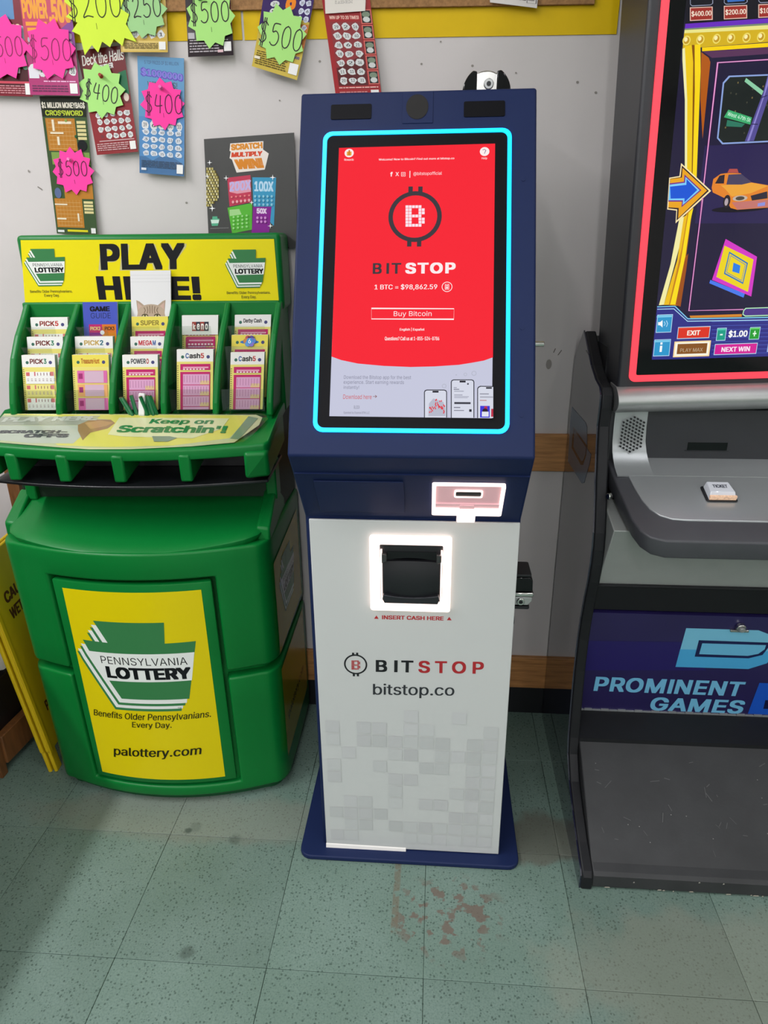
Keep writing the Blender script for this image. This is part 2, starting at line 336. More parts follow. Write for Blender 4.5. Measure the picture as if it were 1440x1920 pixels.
# flat print and screen pictures: millimetres on their own surface
ART = {
'KIOSK_SCREEN': [
['P','c9cbe0',[[67.4,531.1],[330.9,533.2],[330.3,64.5],[66.2,65.8]]],
['P','fb2836',[[67.4,531.1],[330.9,533.2],[331.0,165.3],[316.4,159.9],[297.5,156.3],[275.9,152.7],[236.9,149.9],[197.6,148.8],[153.7,150.5],[110.4,154.4],[82.7,160.2],[66.5,166.1]]],
['E','fff0f0',85.1,521.4,7.9,7.7],
['E','fff0f0',313.6,519.4,8.0,7.9],
['R','e8a33c',81.1,516.8,89.1,524.0],
['R','d07a20',83.9,516.7,86.5,526.7],
['L','7a4a80',0.91,[[310.2,522.1],[313.3,523.3],[315.7,521.3],[313.9,517.4],[313.3,515.4]]],
['T','ffe8ea','Rewards',77.2,507.5,93.3,511.5,0.01],
['T','ffe8ea','Help',308.8,504.7,318.0,509.4,0.01],
['T', 'ffe8ea', 'Welcome! New to Bitcoin? Find out more at bitstop.co', 135.8, 505.7, 263.3, 510.5, 0.02],
['T','ffe8ea','f',156.0,477.9,160.2,486.1,0.04],
['T','ffe8ea','X',164.8,478.4,170.9,485.6,0.02],
['L','ffe8ea',0.8,[[174.9,484.8],[181.2,484.7],[181.4,478.1],[175.1,478.2],[174.9,484.8]]],
['O','ffe8ea',178.2,481.5,1.8,1.2],
['R','fff0f0',188.6,475.0,189.9,487.2],
['T','ffe8ea','@bitstopofficial',195.1,477.9,242.9,485.2,0.0],
['R','3f3a40',187.3,447.1,194.6,459.5],
['R','3f3a40',203.8,446.9,211.1,459.2],
['R','3f3a40',187.2,354.2,194.4,365.7],
['R','3f3a40',203.6,354.0,210.8,365.6],
['O','3f3a40',199.4,406.5,44.6,37.1],
['T','3f3a40','BIT',131.0,307.3,178.3,325.9,0.025,1.35],
['T','fff0f2','STOP',185.2,307.0,268.3,326.2,0.04,1.15],
['R','fdeaf4',183.2,421.4,188.0,426.2],
['R','fdeaf4',188.7,421.3,193.4,426.1],
['R','fdeaf4',194.1,421.2,198.8,426.0],
['R','fdeaf4',199.6,421.1,204.3,426.0],
['R','fdeaf4',205.0,421.1,209.7,425.9],
['R','fdeaf4',183.4,415.8,188.1,420.7],
['R','fdeaf4',188.8,415.8,193.5,420.6],
['R','fdeaf4',205.1,415.5,209.8,420.4],
['R','fdeaf4',210.5,415.5,215.2,420.3],
['R','fdeaf4',183.5,410.3,188.2,415.1],
['R','fdeaf4',188.9,410.2,193.6,415.0],
['R','fdeaf4',205.2,410.0,209.9,414.8],
['R','fdeaf4',210.6,409.9,215.4,414.7],
['R','fdeaf4',183.6,404.8,188.3,409.6],
['R','fdeaf4',189.0,404.7,193.8,409.5],
['R','fdeaf4',194.5,404.6,199.2,409.4],
['R','fdeaf4',199.9,404.5,204.6,409.4],
['R','fdeaf4',205.3,404.5,210.0,409.3],
['R','fdeaf4',183.7,399.2,188.4,404.0],
['R','fdeaf4',189.2,399.2,193.9,404.0],
['R','fdeaf4',205.4,399.0,210.2,403.8],
['R','fdeaf4',210.9,398.9,215.6,403.7],
['R','fdeaf4',183.9,393.7,188.6,398.5],
['R','fdeaf4',189.3,393.6,194.0,398.4],
['R','fdeaf4',205.6,393.4,210.3,398.2],
['R','fdeaf4',211.0,393.4,215.7,398.2],
['R','fdeaf4',184.0,388.2,188.7,393.0],
['R','fdeaf4',189.4,388.1,194.1,392.9],
['R','fdeaf4',194.8,388.1,199.5,392.9],
['R','fdeaf4',200.3,388.0,205.0,392.8],
['R','fdeaf4',205.7,387.9,210.4,392.7],
['T', 'ffeef0', '1 BTC = $98,862.59', 134.8, 277.9, 238.7, 289.3, 0.02],
['O','ffeef0',254.7,283.7,8.7,7.6],
['L','ffeef0',0.8,[[251.7,288.0],[257.5,288.0],[257.7,279.1],[251.8,279.2],[251.7,288.0]]],
['R','ffeef0',252.9,284.9,256.4,286.5],
['R','ffeef0',253.0,280.4,256.4,283.7],
['L','fff4f4',1.5,[[130.8,247.3],[266.7,246.3],[266.6,228.5],[131.3,229.3],[130.8,247.3]]],
['T', 'ffeef0', 'Buy Bitcoin', 167.9, 231.7, 230.2, 242.5, 0.0],
['T', 'fff4f4', 'English | Español', 178.4, 208.0, 219.0, 214.7, 0.02],
['T', 'fff4f4', 'Questions? Call us at 1-855-524-8786', 154.1, 192.3, 243.5, 199.3, 0.02],
['T', '85869a', 'Download the Bitstop app for the best', 88.5, 126.2, 198.8, 133.9, 0.0],
['T', '85869a', 'experience. Start earning rewards', 88.3, 117.7, 187.4, 125.6, 0.0],
['T','85869a','instantly!',88.6,109.5,114.2,116.6,0.0],
['T', 'd2504f', 'Download here', 88.4, 94.0, 135.2, 101.5, 0.0],
['L','8a5a5a',0.8,[[137.2,98.6],[143.4,98.6]]],
['L','8a5a5a',0.9,[[140.8,100.7],[143.4,98.6],[141.0,96.3]]],
['T','707080','BLOCK',106.6,77.7,116.0,83.2,0.0],
['T', '707080', 'Operated by Express BTM LLC', 89.8, 68.7, 132.3, 73.1, 0.0],
['P','33333d',[[221.2,64.2],[220.3,106.2],[221.5,109.2],[224.8,110.5],[253.0,110.6],[256.3,109.4],[257.6,106.5],[258.3,64.5]]],
['P','d9dcea',[[222.6,64.2],[221.8,106.2],[222.8,107.9],[225.2,109.0],[252.6,109.1],[255.1,108.1],[256.2,106.4],[256.9,64.5]]],
['R','22222a',234.1,105.5,243.9,108.5],
['P','33333d',[[264.4,64.1],[263.4,123.3],[264.6,126.2],[267.9,127.5],[296.8,127.6],[300.1,126.4],[301.4,123.5],[302.1,64.5]]],
['P','d9dcea',[[265.8,64.1],[264.9,123.3],[265.9,125.0],[268.3,126.0],[296.5,126.2],[298.9,125.1],[299.9,123.4],[300.7,64.5]]],
['R','22222a',277.6,122.5,287.3,125.5],
['P','33333d',[[306.6,64.1],[306.0,112.6],[307.6,115.5],[310.8,117.0],[331.7,116.7],[332.2,64.3]]],
['P','d9dcea',[[308.0,64.1],[307.4,112.2],[309.2,114.5],[312.0,115.6],[331.7,115.2],[332.2,64.3]]],
['R','22222a',320.2,112.3,329.5,114.8],
['P','b9bccd',[[228.1,66.5],[228.7,87.4],[235.7,95.8],[252.2,89.7],[255.4,79.3],[255.6,66.8]]],
['R','e0404a',233.5,80.1,235.0,82.8],
['R','e0404a',231.4,77.6,233.0,80.3],
['R','e0404a',252.9,81.5,254.4,84.2],
['R','e0404a',235.3,78.2,236.9,80.9],
['R','e0404a',232.1,75.9,233.6,78.6],
['R','e0404a',253.2,81.6,254.8,84.4],
['R','e0404a',247.2,79.4,248.7,82.1],
['R','e0404a',245.5,89.7,247.1,92.4],
['R','e0404a',248.5,80.7,250.1,83.4],
['R','e0404a',245.7,80.6,247.2,83.3],
['R','e0404a',238.8,91.1,240.4,93.9],
['R','e0404a',250.5,77.4,252.0,80.1],
['R','e0404a',251.5,83.2,253.1,86.0],
['R','e0404a',249.8,79.3,251.4,82.1],
['R','e0404a',243.6,81.3,245.1,84.0],
['R','e0404a',238.6,77.5,240.2,80.2],
['R','e0404a',231.7,72.2,233.3,74.9],
['R','e0404a',242.2,83.9,243.8,86.6],
['R','e0404a',251.9,74.2,253.5,76.9],
['R','e0404a',235.3,77.6,236.9,80.3],
['R','e0404a',239.4,82.0,241.0,84.8],
['R','e0404a',244.9,80.8,246.5,83.5],
['R','e0404a',230.0,78.8,231.6,81.6],
['R','e0404a',243.0,83.3,244.6,86.0],
['R','e0404a',233.9,73.9,235.5,76.6],
['R','e0404a',248.0,89.9,249.6,92.7],
['R','e0404a',249.4,77.4,251.0,80.2],
['R','e0404a',238.8,86.3,240.4,89.0],
['R','e0404a',241.6,86.6,243.1,89.4],
['R','e0404a',248.1,77.5,249.7,80.2],
['R','e0404a',238.4,84.0,240.0,86.7],
['R','e0404a',251.8,70.4,253.4,73.2],
['R','e0404a',229.3,78.5,230.9,81.2],
['R','e0404a',237.4,79.3,238.9,82.1],
['R','e0404a',252.7,72.2,254.3,74.9],
['R','e0404a',229.2,71.3,230.8,74.0],
['R','e0404a',244.1,78.8,245.6,81.5],
['R','e0404a',239.9,92.0,241.5,94.7],
['R','44454f',269.5,86.3,295.7,89.6],
['R','30313a',293.5,73.7,297.5,77.9],
['E','44454f',291.0,119.6,1.5,1.5],
['R','9a9cac',268.1,112.8,273.2,114.1],
['R','777888',268.2,109.9,277.1,111.2],
['R','9a9cac',269.0,106.9,284.5,108.1],
['R','9a9cac',269.1,100.5,282.5,101.8],
['R','a5a7b8',269.2,97.9,292.7,99.1],
['R','a5a7b8',269.2,96.1,290.7,97.0],
['R','777888',269.0,79.8,279.2,81.3],
['R','888998',269.1,75.0,285.3,76.4],
['R','888998',310.2,102.4,324.7,103.9],
['R','b0b2c0',310.6,96.8,331.3,99.2],
['R','c08080',310.3,91.8,321.2,93.1],
['R','4038d8',311.0,64.3,326.4,83.5],
['R','c03050',317.7,78.1,322.3,82.9],
['E','30202a',319.0,75.6,4.4,3.7],
['R','e4e6f2',313.8,66.0,324.7,74.0],
['R','c03048',328.6,65.7,331.9,78.8],
['E','b9bccd',271.9,134.2,1.2,1.1],
['O','b9bccd',286.6,135.1,2.8,1.8],
['O','b9bccd',300.4,136.9,4.1,2.8],
['O','b9bccd',252.7,115.7,3.7,2.5],
],
'KIOSK_PANEL': [
['P','b02a2e',[[125.7,618.9],[134.9,618.9],[130.7,626.6]]],
['P','b02a2e',[[269.0,620.5],[278.5,620.5],[273.5,628.1]]],
['Q', 'b02a2e', 'INSERT CASH HERE', [141.5, 618.2], [262.6, 619.6], [141.6, 627.3], 0.03],
['O','17181c',86.4,510.9,23.9,20.5],
['R','17181c',79.7,531.0,84.1,538.7],
['R','17181c',88.0,531.3,92.4,539.0],
['R','17181c',79.9,481.9,84.3,489.7],
['R','17181c',88.3,482.2,92.7,490.1],
['Q','17181c','BIT',[127.4,494.7],[203.8,496.1],[127.9,523.2],0.026,1.45],
['Q','a8272c','STOP',[214.4,495.6],[345.8,498.4],[214.1,524.9],0.026,1.35],
['Q','2c2f33','bitstop.co',[121.9,431.5],[286.9,436.3],[122.4,465.5],-0.012],
['R','b03034',78.2,517.3,80.8,520.0],
['R','b03034',81.2,517.4,83.8,520.1],
['R','b03034',84.3,517.6,86.8,520.2],
['R','b03034',87.3,517.7,89.9,520.4],
['R','b03034',90.3,517.8,92.9,520.5],
['R','b03034',78.1,514.2,80.7,516.9],
['R','b03034',81.1,514.3,83.7,517.0],
['R','b03034',90.3,514.7,92.8,517.4],
['R','b03034',93.3,514.8,95.9,517.5],
['R','b03034',78.0,511.1,80.6,513.8],
['R','b03034',81.1,511.2,83.6,513.9],
['R','b03034',90.2,511.6,92.8,514.3],
['R','b03034',93.2,511.7,95.8,514.4],
['R','b03034',77.9,508.0,80.5,510.6],
['R','b03034',81.0,508.1,83.6,510.8],
['R','b03034',84.0,508.2,86.6,510.9],
['R','b03034',87.1,508.3,89.6,511.0],
['R','b03034',90.1,508.4,92.7,511.1],
['R','b03034',77.9,504.8,80.4,507.5],
['R','b03034',80.9,504.9,83.5,507.6],
['R','b03034',90.0,505.3,92.6,508.0],
['R','b03034',93.1,505.4,95.7,508.1],
['R','b03034',77.8,501.7,80.4,504.4],
['R','b03034',80.8,501.8,83.4,504.5],
['R','b03034',90.0,502.2,92.5,504.9],
['R','b03034',93.0,502.3,95.6,505.0],
['R','b03034',77.7,498.5,80.3,501.3],
['R','b03034',80.7,498.7,83.3,501.4],
['R','b03034',83.8,498.8,86.4,501.5],
['R','b03034',86.8,498.9,89.4,501.6],
['R','b03034',89.9,499.1,92.5,501.8],
],
'GAME_SCREEN': [
['R','1f1938',37.0,46.0,498.0,850.0],
['P','2a2150',[[95.5,411.9],[269.2,406.4],[291.6,277.2],[93.3,286.1]]],
['P','15121d',[[38.9,637.0],[231.3,624.7],[237.7,587.9],[41.0,594.7]]],
['P','6a2cc0',[[41.9,594.6],[236.6,594.1],[237.7,587.9],[41.8,587.3]]],
['P','7d8f70',[[41.7,587.9],[237.8,587.2],[238.6,582.5],[41.7,585.3]]],
['P','f0ea8c',[[41.6,585.8],[238.3,584.1],[239.6,577.1],[41.5,580.6]]],
['P','d9b41c',[[41.4,581.4],[239.4,577.8],[242.3,561.4],[41.3,559.3]]],
['P','ffd800',[[72.9,559.3],[242.5,559.8],[243.6,553.5],[73.6,553.9]]],
['P','5a3358',[[74.5,553.4],[243.7,553.2],[245.3,544.0],[91.1,543.3]]],
['P','b45a10',[[72.4,552.7],[85.6,543.9],[89.1,537.3],[90.4,422.6],[79.5,482.4]]],
['P','f6f2b4',[[41.0,559.3],[46.5,561.4],[58.1,483.6],[70.5,369.3],[66.3,369.5],[53.5,483.8],[42.8,543.3]]],
['P','f4cc12',[[44.6,562.3],[55.6,564.0],[60.9,539.0],[78.8,368.9],[70.2,369.3],[57.5,483.6]]],
['P','8a5200',[[55.6,564.0],[60.3,563.7],[68.2,499.5],[80.2,368.8],[78.2,368.9],[60.9,539.0]]],
['P','ffdc10',[[60.3,564.0],[69.7,564.0],[74.7,525.3],[87.8,357.7],[79.8,368.8],[68.2,499.5]]],
['E','f5e26a',46.4,570.9,6.5,6.9],
['E','c89a20',46.4,570.9,4.7,5.1],
['E','fff3b0',45.1,572.2,2.9,3.2],
['E','f5e26a',68.8,570.8,6.5,6.9],
['E','c89a20',68.8,570.8,4.7,5.0],
['E','fff3b0',67.6,572.1,2.9,3.2],
['E','f5e26a',94.9,570.3,6.4,7.0],
['E','c89a20',94.9,570.3,4.6,5.1],
['E','fff3b0',93.6,571.6,2.9,3.2],
['E','f5e26a',118.1,569.7,6.5,6.9],
['E','c89a20',118.1,569.7,4.7,5.0],
['E','fff3b0',116.9,571.0,2.9,3.2],
['E','f5e26a',143.1,569.0,6.5,6.9],
['E','c89a20',143.1,569.0,4.7,5.0],
['E','fff3b0',141.9,570.3,2.8,3.1],
['E','f5e26a',166.2,568.8,6.4,6.9],
['E','c89a20',166.2,568.8,4.6,5.0],
['E','fff3b0',164.9,570.1,2.9,3.2],
['E','f5e26a',190.1,568.4,6.4,7.0],
['E','c89a20',190.1,568.4,4.6,5.1],
['E','fff3b0',188.8,569.8,2.9,3.1],
['E','f5e26a',213.0,568.1,6.4,6.9],
['E','c89a20',213.0,568.1,4.7,5.1],
['E','fff3b0',211.8,569.5,2.8,3.1],
['P','e8c0b0',[[46.4,617.0],[82.8,615.9],[85.2,597.4],[48.6,598.1]]],
['P','a03028',[[48.0,615.7],[81.6,614.8],[83.6,598.7],[49.9,599.2]]],
['Q','fff0dc','$400.00',[50.5,603.2],[82.4,602.6],[49.5,612.2],0.02],
['L','9aa0b8',0.91,[[45.6,630.5],[46.7,621.3],[49.8,618.9],[79.0,618.3],[82.3,620.2],[81.3,628.2]]],
['P','e8c0b0',[[100.5,615.7],[137.5,614.6],[140.1,596.1],[103.0,596.9]]],
['P','a03028',[[102.0,614.4],[136.2,613.5],[138.5,597.5],[104.2,598.0]]],
['Q','fff0dc','$200.00',[104.8,602.0],[137.3,601.4],[103.6,611.0],0.02],
['L','9aa0b8',0.91,[[99.4,629.2],[100.6,620.0],[103.7,617.7],[133.6,617.0],[136.9,618.9],[135.7,626.9]]],
['P','e8c0b0',[[155.0,614.4],[191.7,613.3],[194.7,594.9],[157.8,595.6]]],
['P','a03028',[[156.6,613.1],[190.5,612.2],[193.1,596.2],[159.0,596.8]]],
['Q','fff0dc','$100.00',[159.5,600.7],[191.7,600.1],[158.1,609.7],0.02],
['L','9aa0b8',0.9,[[153.7,627.8],[155.0,618.7],[158.2,616.4],[187.9,615.7],[191.0,617.6],[189.8,625.5]]],
['P','3a6fc0',[[102.9,626.8],[134.0,626.4],[132.3,620.4],[106.0,620.3]]],
['L','8c1f7c',2.5,[[246.8,535.2],[101.1,535.8],[101.1,302.5]]],
['L','ffc0e8',1.1,[[246.8,535.2],[101.1,535.8],[101.1,302.5]]],
['P','8fa8e0',[[250.7,512.7],[121.8,515.7],[113.1,506.0],[114.4,422.2],[124.5,412.2],[268.3,411.2]]],
['P','1d2321',[[251.1,510.6],[124.0,513.4],[115.7,504.7],[116.9,422.9],[125.7,414.7],[268.0,413.3]]],
['E','7a6a40',139.7,462.0,1.1,1.5],
['E','4a4a3c',149.9,456.5,1.1,1.5],
['E','4a4a3c',161.8,500.3,1.1,1.5],
['E','7a6a40',126.7,438.0,1.2,1.5],
['E','4a4a3c',137.6,487.9,1.2,1.5],
['E','4a4a3c',193.3,465.2,1.1,1.5],
['E','7a6a40',182.0,465.4,1.1,1.5],
['E','4a4a3c',163.8,493.3,1.1,1.4],
['E','4a4a3c',172.3,433.0,1.2,1.5],
['E','7a6a40',162.7,444.2,1.1,1.5],
['E','4a4a3c',165.1,500.3,1.1,1.4],
['E','4a4a3c',177.8,456.0,1.1,1.5],
['E','7a6a40',138.3,504.5,1.1,1.5],
['E','4a4a3c',184.0,465.5,1.1,1.6],
['E','4a4a3c',178.6,431.7,1.1,1.5],
['E','7a6a40',178.8,428.1,1.1,1.5],
['E','4a4a3c',154.1,439.6,1.1,1.6],
['E','4a4a3c',159.3,427.9,1.2,1.5],
['E','7a6a40',180.3,496.7,1.1,1.5],
['E','4a4a3c',128.6,489.8,1.1,1.5],
['E','4a4a3c',190.7,468.2,1.1,1.5],
['E','7a6a40',164.8,480.8,1.1,1.5],
['E','4a4a3c',157.2,474.2,1.1,1.5],
['E','4a4a3c',148.3,458.1,1.1,1.5],
['E','7a6a40',169.1,430.0,1.1,1.6],
['E','4a4a3c',176.5,427.5,1.1,1.6],
['P','8fd0a8',[[150.6,510.7],[181.7,489.8],[179.9,483.7],[148.6,505.6]]],
['P','2f7a62',[[127.9,449.6],[158.5,442.0],[153.7,437.2],[127.4,439.8]]],
['P','3fb070',[[127.7,465.0],[168.7,451.1],[167.6,440.3],[121.8,453.9]]],
['Q', 'd8ffe8', 'West 47th St', [126.7, 456.4], [166.0, 444.1], [128.1, 462.0], 0.01],
['P','574f96',[[185.9,515.6],[199.8,518.0],[177.3,414.9],[162.0,415.0],[181.3,486.6]]],
['P','8f86d0',[[186.4,512.4],[191.5,514.0],[169.5,415.0],[165.7,415.0],[182.7,483.2]]],
['L','2b2750',1.3,[[177.8,479.4],[189.1,482.9]]],
['L','2b2750',1.3,[[168.3,441.0],[180.0,440.0]]],
['L','8c1f7c',2.61,[[117.0,412.6],[117.0,412.6]]],
['E','120c1c',168.2,306.8,48.2,5.5],
['P','e8862a',[[115.3,343.8],[116.4,357.8],[127.8,365.4],[140.9,366.5],[162.0,364.8],[183.1,349.1],[212.4,343.1],[228.6,336.6],[232.9,309.2],[218.0,306.7],[164.5,305.5],[152.5,309.0],[142.7,324.4],[118.2,336.1]]],
['P','f2a83a',[[130.2,347.1],[183.2,348.6],[212.5,342.3],[183.8,331.5],[151.9,327.6],[138.6,340.9]]],
['P','2c2430',[[120.2,350.4],[126.3,362.6],[135.2,364.0],[135.6,349.7]]],
['P','4a4460',[[140.0,347.7],[141.7,363.6],[163.7,363.6],[182.8,349.2],[166.5,346.4]]],
['P','b8504a',[[139.3,367.3],[142.0,372.8],[155.3,372.2],[158.5,365.6]]],
['P','2c2836',[[184.4,327.5],[212.0,333.4],[214.2,321.9],[187.8,319.5]]],
['E','c8b8a8',166.7,324.2,12.7,4.7],
['E','504840',166.7,324.2,7.7,3.3],
['P','c87870',[[153.2,318.1],[216.0,320.0],[227.6,318.6],[228.8,311.3],[217.9,307.8],[164.5,305.8]]],
['P','8f94e0',[[198.7,314.5],[211.2,316.1],[211.4,310.3],[198.9,309.4]]],
['E','2a2228',144.4,320.3,6.2,10.6],
['E','b8a8b0',143.8,319.3,3.1,6.2],
['P','c88010',[[76.8,314.7],[86.1,314.3],[83.6,216.0],[81.6,142.5],[62.0,144.3],[69.5,216.6]]],
['P','f8f0a8',[[64.8,295.8],[72.4,298.3],[70.1,247.5],[52.7,145.3],[43.6,144.8],[57.4,217.1]]],
['P','f2c010',[[72.4,298.3],[78.2,301.7],[74.5,243.4],[62.0,144.9],[52.7,145.0],[68.7,224.4]]],
['P','ffe010',[[79.9,304.4],[87.5,312.4],[84.8,292.1],[82.3,227.7],[74.0,144.9],[64.2,145.0],[75.1,220.3]]],
['P','a05010',[[82.3,227.7],[87.4,235.2],[86.9,204.2],[83.9,140.4],[74.5,144.8]]],
['P','ffe9b0',[[39.7,363.7],[57.2,365.5],[57.8,386.2],[115.0,338.8],[58.9,287.7],[57.9,309.1],[41.6,311.7]]],
['P','2a1020',[[41.4,362.1],[59.3,363.8],[59.5,382.3],[111.1,339.0],[60.1,292.3],[59.3,310.9],[43.4,313.3]]],
['P','f0a818',[[41.9,361.4],[61.7,362.9],[61.1,378.3],[107.8,339.7],[62.5,295.9],[61.8,313.2],[43.2,315.1]]],
['P','7a2a8c',[[41.4,354.6],[65.9,356.1],[65.7,367.7],[98.0,340.7],[66.3,314.1],[66.1,323.5],[42.2,324.6]]],
['P','7fd0ff',[[41.7,352.4],[68.0,354.2],[67.7,363.7],[95.0,340.8],[67.9,317.7],[67.8,325.6],[42.4,326.8]]],
['P','1556d8',[[42.8,349.1],[70.7,350.7],[70.1,360.0],[90.7,341.4],[70.5,322.0],[70.1,328.7],[45.6,329.4]]],
['L','8c1f7c',2.71,[[101.9,328.2],[100.1,132.5],[199.8,131.3]]],
['L','ffc0e8',1.1,[[101.9,328.2],[100.1,132.5],[199.8,131.3]]],
['P','4a7cf0',[[132.6,187.0],[198.3,159.9],[196.9,152.7],[131.4,181.1]]],
['P','d838c8',[[150.7,257.3],[210.7,224.2],[210.7,154.2],[135.5,186.9]]],
['P','f2d81c',[[150.2,245.9],[205.1,219.7],[203.5,162.8],[142.8,191.7]]],
['L','2f7ac0',2.4,[[160.7,233.6],[195.0,213.4],[192.0,178.7],[156.8,197.4],[160.7,233.6]]],
['L','2f7ac0',1.0,[[163.8,228.1],[191.8,211.2],[189.0,183.4],[160.2,199.2],[163.8,228.1]]],
['P','2a80e8',[[170.2,215.9],[183.3,210.0],[183.3,196.0],[170.0,200.4]]],
['P','2f2f86',[[40.7,142.0],[73.5,141.8],[99.8,117.4],[320.0,113.5],[332.9,38.6],[40.4,42.6]]],
['L','7fd0f0',1.7,[[40.7,142.0],[73.5,141.8],[99.8,117.8],[319.9,113.9]]],
['L','b8e8ff',1.2,[[41.2,137.5],[72.0,137.2],[99.7,113.3],[320.7,109.0]]],
['P','d88828',[[102.2,123.4],[197.9,123.0],[198.6,117.9],[104.7,119.3]]],
['P','b8f0c0',[[199.9,130.1],[203.4,134.0],[316.5,133.4],[319.2,117.6],[204.7,118.1],[199.1,122.0]]],
['P','4d3488',[[201.5,129.2],[204.7,132.3],[316.8,131.8],[319.0,119.2],[205.2,120.1],[200.8,122.7]]],
['L','4858b8',1.1,[[144.6,110.6],[320.9,107.8]]],
['L','4858b8',1.0,[[145.6,103.2],[322.2,100.4]]],
['L','4858b8',1.1,[[146.5,95.7],[323.5,93.0]]],
['L','4858b8',1.0,[[147.5,88.2],[324.8,85.6]]],
['L','4858b8',1.1,[[148.4,80.7],[326.1,78.1]]],
['L','4858b8',1.0,[[149.4,73.1],[327.4,70.6]]],
['L','4858b8',1.1,[[150.3,65.5],[328.7,63.1]]],
['L','4858b8',1.0,[[151.3,57.8],[330.0,55.5]]],
['L','4858b8',1.0,[[152.3,50.2],[331.3,48.0]]],
['R','b8dcf4',42.6,93.7,71.4,127.4],
['R','2f9ad0',43.7,94.9,70.3,126.2],
['R','7fd0f0',41.9,122.1,69.6,125.4],
['P','ffffff',[[45.2,113.6],[48.9,113.4],[53.1,117.0],[54.5,103.3],[49.5,107.6],[45.8,107.7]]],
['L','bfe8ff',1.2,[[56.3,114.4],[58.8,110.2],[57.1,106.1]]],
['L','bfe8ff',1.2,[[60.3,115.9],[63.3,110.0],[61.5,104.3]]],
['R','b8dcf4',41.9,48.8,72.6,80.9],
['R','2f9ad0',43.1,50.1,71.5,79.7],
['R','7fd0f0',41.4,75.8,70.7,78.9],
['R','ffffff',53.6,71.0,57.4,75.1],
['R','ffffff',53.3,57.0,57.6,68.8],
['R','b8dcf4',83.5,80.5,143.6,103.0],
['R','e0321e',84.6,81.8,142.5,101.8],
['R','ff7a60',83.4,100.4,141.8,101.0],
['T','fff4e8','EXIT',101.6,86.7,125.8,95.8,0.03],
['R','ffdca0',79.7,45.9,147.8,75.9],
['R','fffbe8',82.0,48.0,145.6,73.8],
['R','8a5520',86.2,51.7,141.8,71.0],
['T', 'c0a888', 'PLAY MAX', 92.1, 55.3, 134.5, 62.4, 0.01],
['R','b8dcf4',156.6,74.7,174.0,98.7],
['R','18a088',157.7,75.9,172.9,97.5],
['R','5fd8c0',156.1,94.5,172.2,96.7],
['T','e8fff8','-',162.9,84.8,167.9,87.5,0.03],
['T','ffffff','$1.00',178.6,79.4,213.4,94.0,0.03],
['R','b8dcf4',217.0,74.8,235.9,98.2],
['R','22a030',218.0,76.0,234.9,97.0],
['R','70e070',216.2,94.2,234.2,96.2],
['T','e8ffe8','+',223.3,80.8,229.8,91.1,0.03],
['R','b8dcf4',155.9,47.7,235.0,68.7],
['R','d81c98',157.0,49.0,234.0,67.5],
['R','ff70d0',155.5,66.8,233.3,66.7],
['T', 'ffe8f8', 'NEXT WIN', 169.2, 53.2, 222.1, 62.3, 0.03],
['R','a8c8f0',254.2,50.5,316.5,87.1],
['R','3a44b0',255.9,52.5,314.8,85.1],
],
'GAME_PANEL': [
['P','282260',[[-11.0,217.7],[232.7,223.9],[282.7,137.5],[-2.2,123.6]]],
['P','78c0dc',[[211.1,265.5],[367.1,265.5],[393.7,254.1],[416.0,227.5],[422.3,193.2],[411.0,166.2],[375.4,146.5],[211.6,145.4]]],
['P','4aa6d8',[[210.9,201.2],[420.9,204.0],[421.4,191.0],[411.0,166.2],[375.4,146.5],[211.6,145.4]]],
['P','1c2350',[[246.0,230.9],[397.1,230.1],[402.6,218.3],[394.9,191.9],[366.9,180.1],[247.6,179.9]]],
['P','6ab8dc',[[255.4,221.8],[394.6,222.3],[394.9,209.4],[384.8,195.0],[363.7,187.9],[255.8,188.3]]],
['P','1c55c0',[[411.1,103.3],[544.4,103.7],[577.0,-4.0],[411.2,-2.1]]],
['P','141840',[[439.3,47.0],[561.0,48.9],[569.7,20.3],[442.4,17.0]]],
['Q','72b8dc','PROMINENT',[35.8,56.8],[380.6,56.4],[35.6,105.9],0.03,1.06],
['Q','72b8dc','GAMES',[177.3,-3.0],[396.6,-3.0],[177.6,43.5],0.03,1.06],
],
'GAME_SIDE': [  # light blue logo greyed: the shade on this side is in its colours
['P','5f7488',[[21.2,933.2],[188.1,936.5],[207.3,931.2],[228.6,888.6],[272.8,888.9],[266.4,866.6],[234.4,812.1],[210.3,802.7],[34.1,798.9],[15.5,904.0]]],
['P','20242e',[[61.4,894.0],[225.4,895.1],[227.2,873.1],[208.4,845.1],[183.2,837.1],[64.3,842.1]]],
['P','53667a',[[77.1,889.0],[219.4,888.7],[220.0,872.8],[204.2,853.5],[183.5,846.4],[85.7,850.5]]],
],
'SIGN': [
['Q','c8c08a','PLAY',[198.5,75.9],[389.6,76.8],[211.8,129.2],0.045,1.06],
['Q','17171b','PLAY',[204.3,77.6],[393.0,77.7],[209.5,131.7],0.045,1.06],
['Q','17171b','HERE!',[189.2,14.0],[422.8,11.2],[190.1,64.6],0.045,1.06],
['T', '3a3a20', 'Benefits Older Pennsylvanians.', 35.7, 28.7, 132.1, 36.4, 0.01],
['T', '3a3a20', 'Every Day.', 66.6, 19.9, 101.3, 27.7, 0.01],
['T', '3a3a20', 'Benefits Older Pennsylvanians.', 481.2, 22.4, 579.4, 30.0, 0.01],
['T', '3a3a20', 'Every Day.', 513.6, 12.8, 547.0, 21.0, 0.01],
],
'DOOR': [
['Q', '33330f', 'Benefits Older Pennsylvanians.', [-167.1, 255.3], [118.9, 260.9], [-161.9, 280.6], 0.012],
['Q', '33330f', 'Every Day.', [-71.4, 234.3], [25.2, 236.6], [-67.7, 256.2], 0.012],
['Q','26260c','palottery.com',[-136.3,136.9],[83.4,148.0],[-129.7,172.2],0.018],
],
'SHELF': [
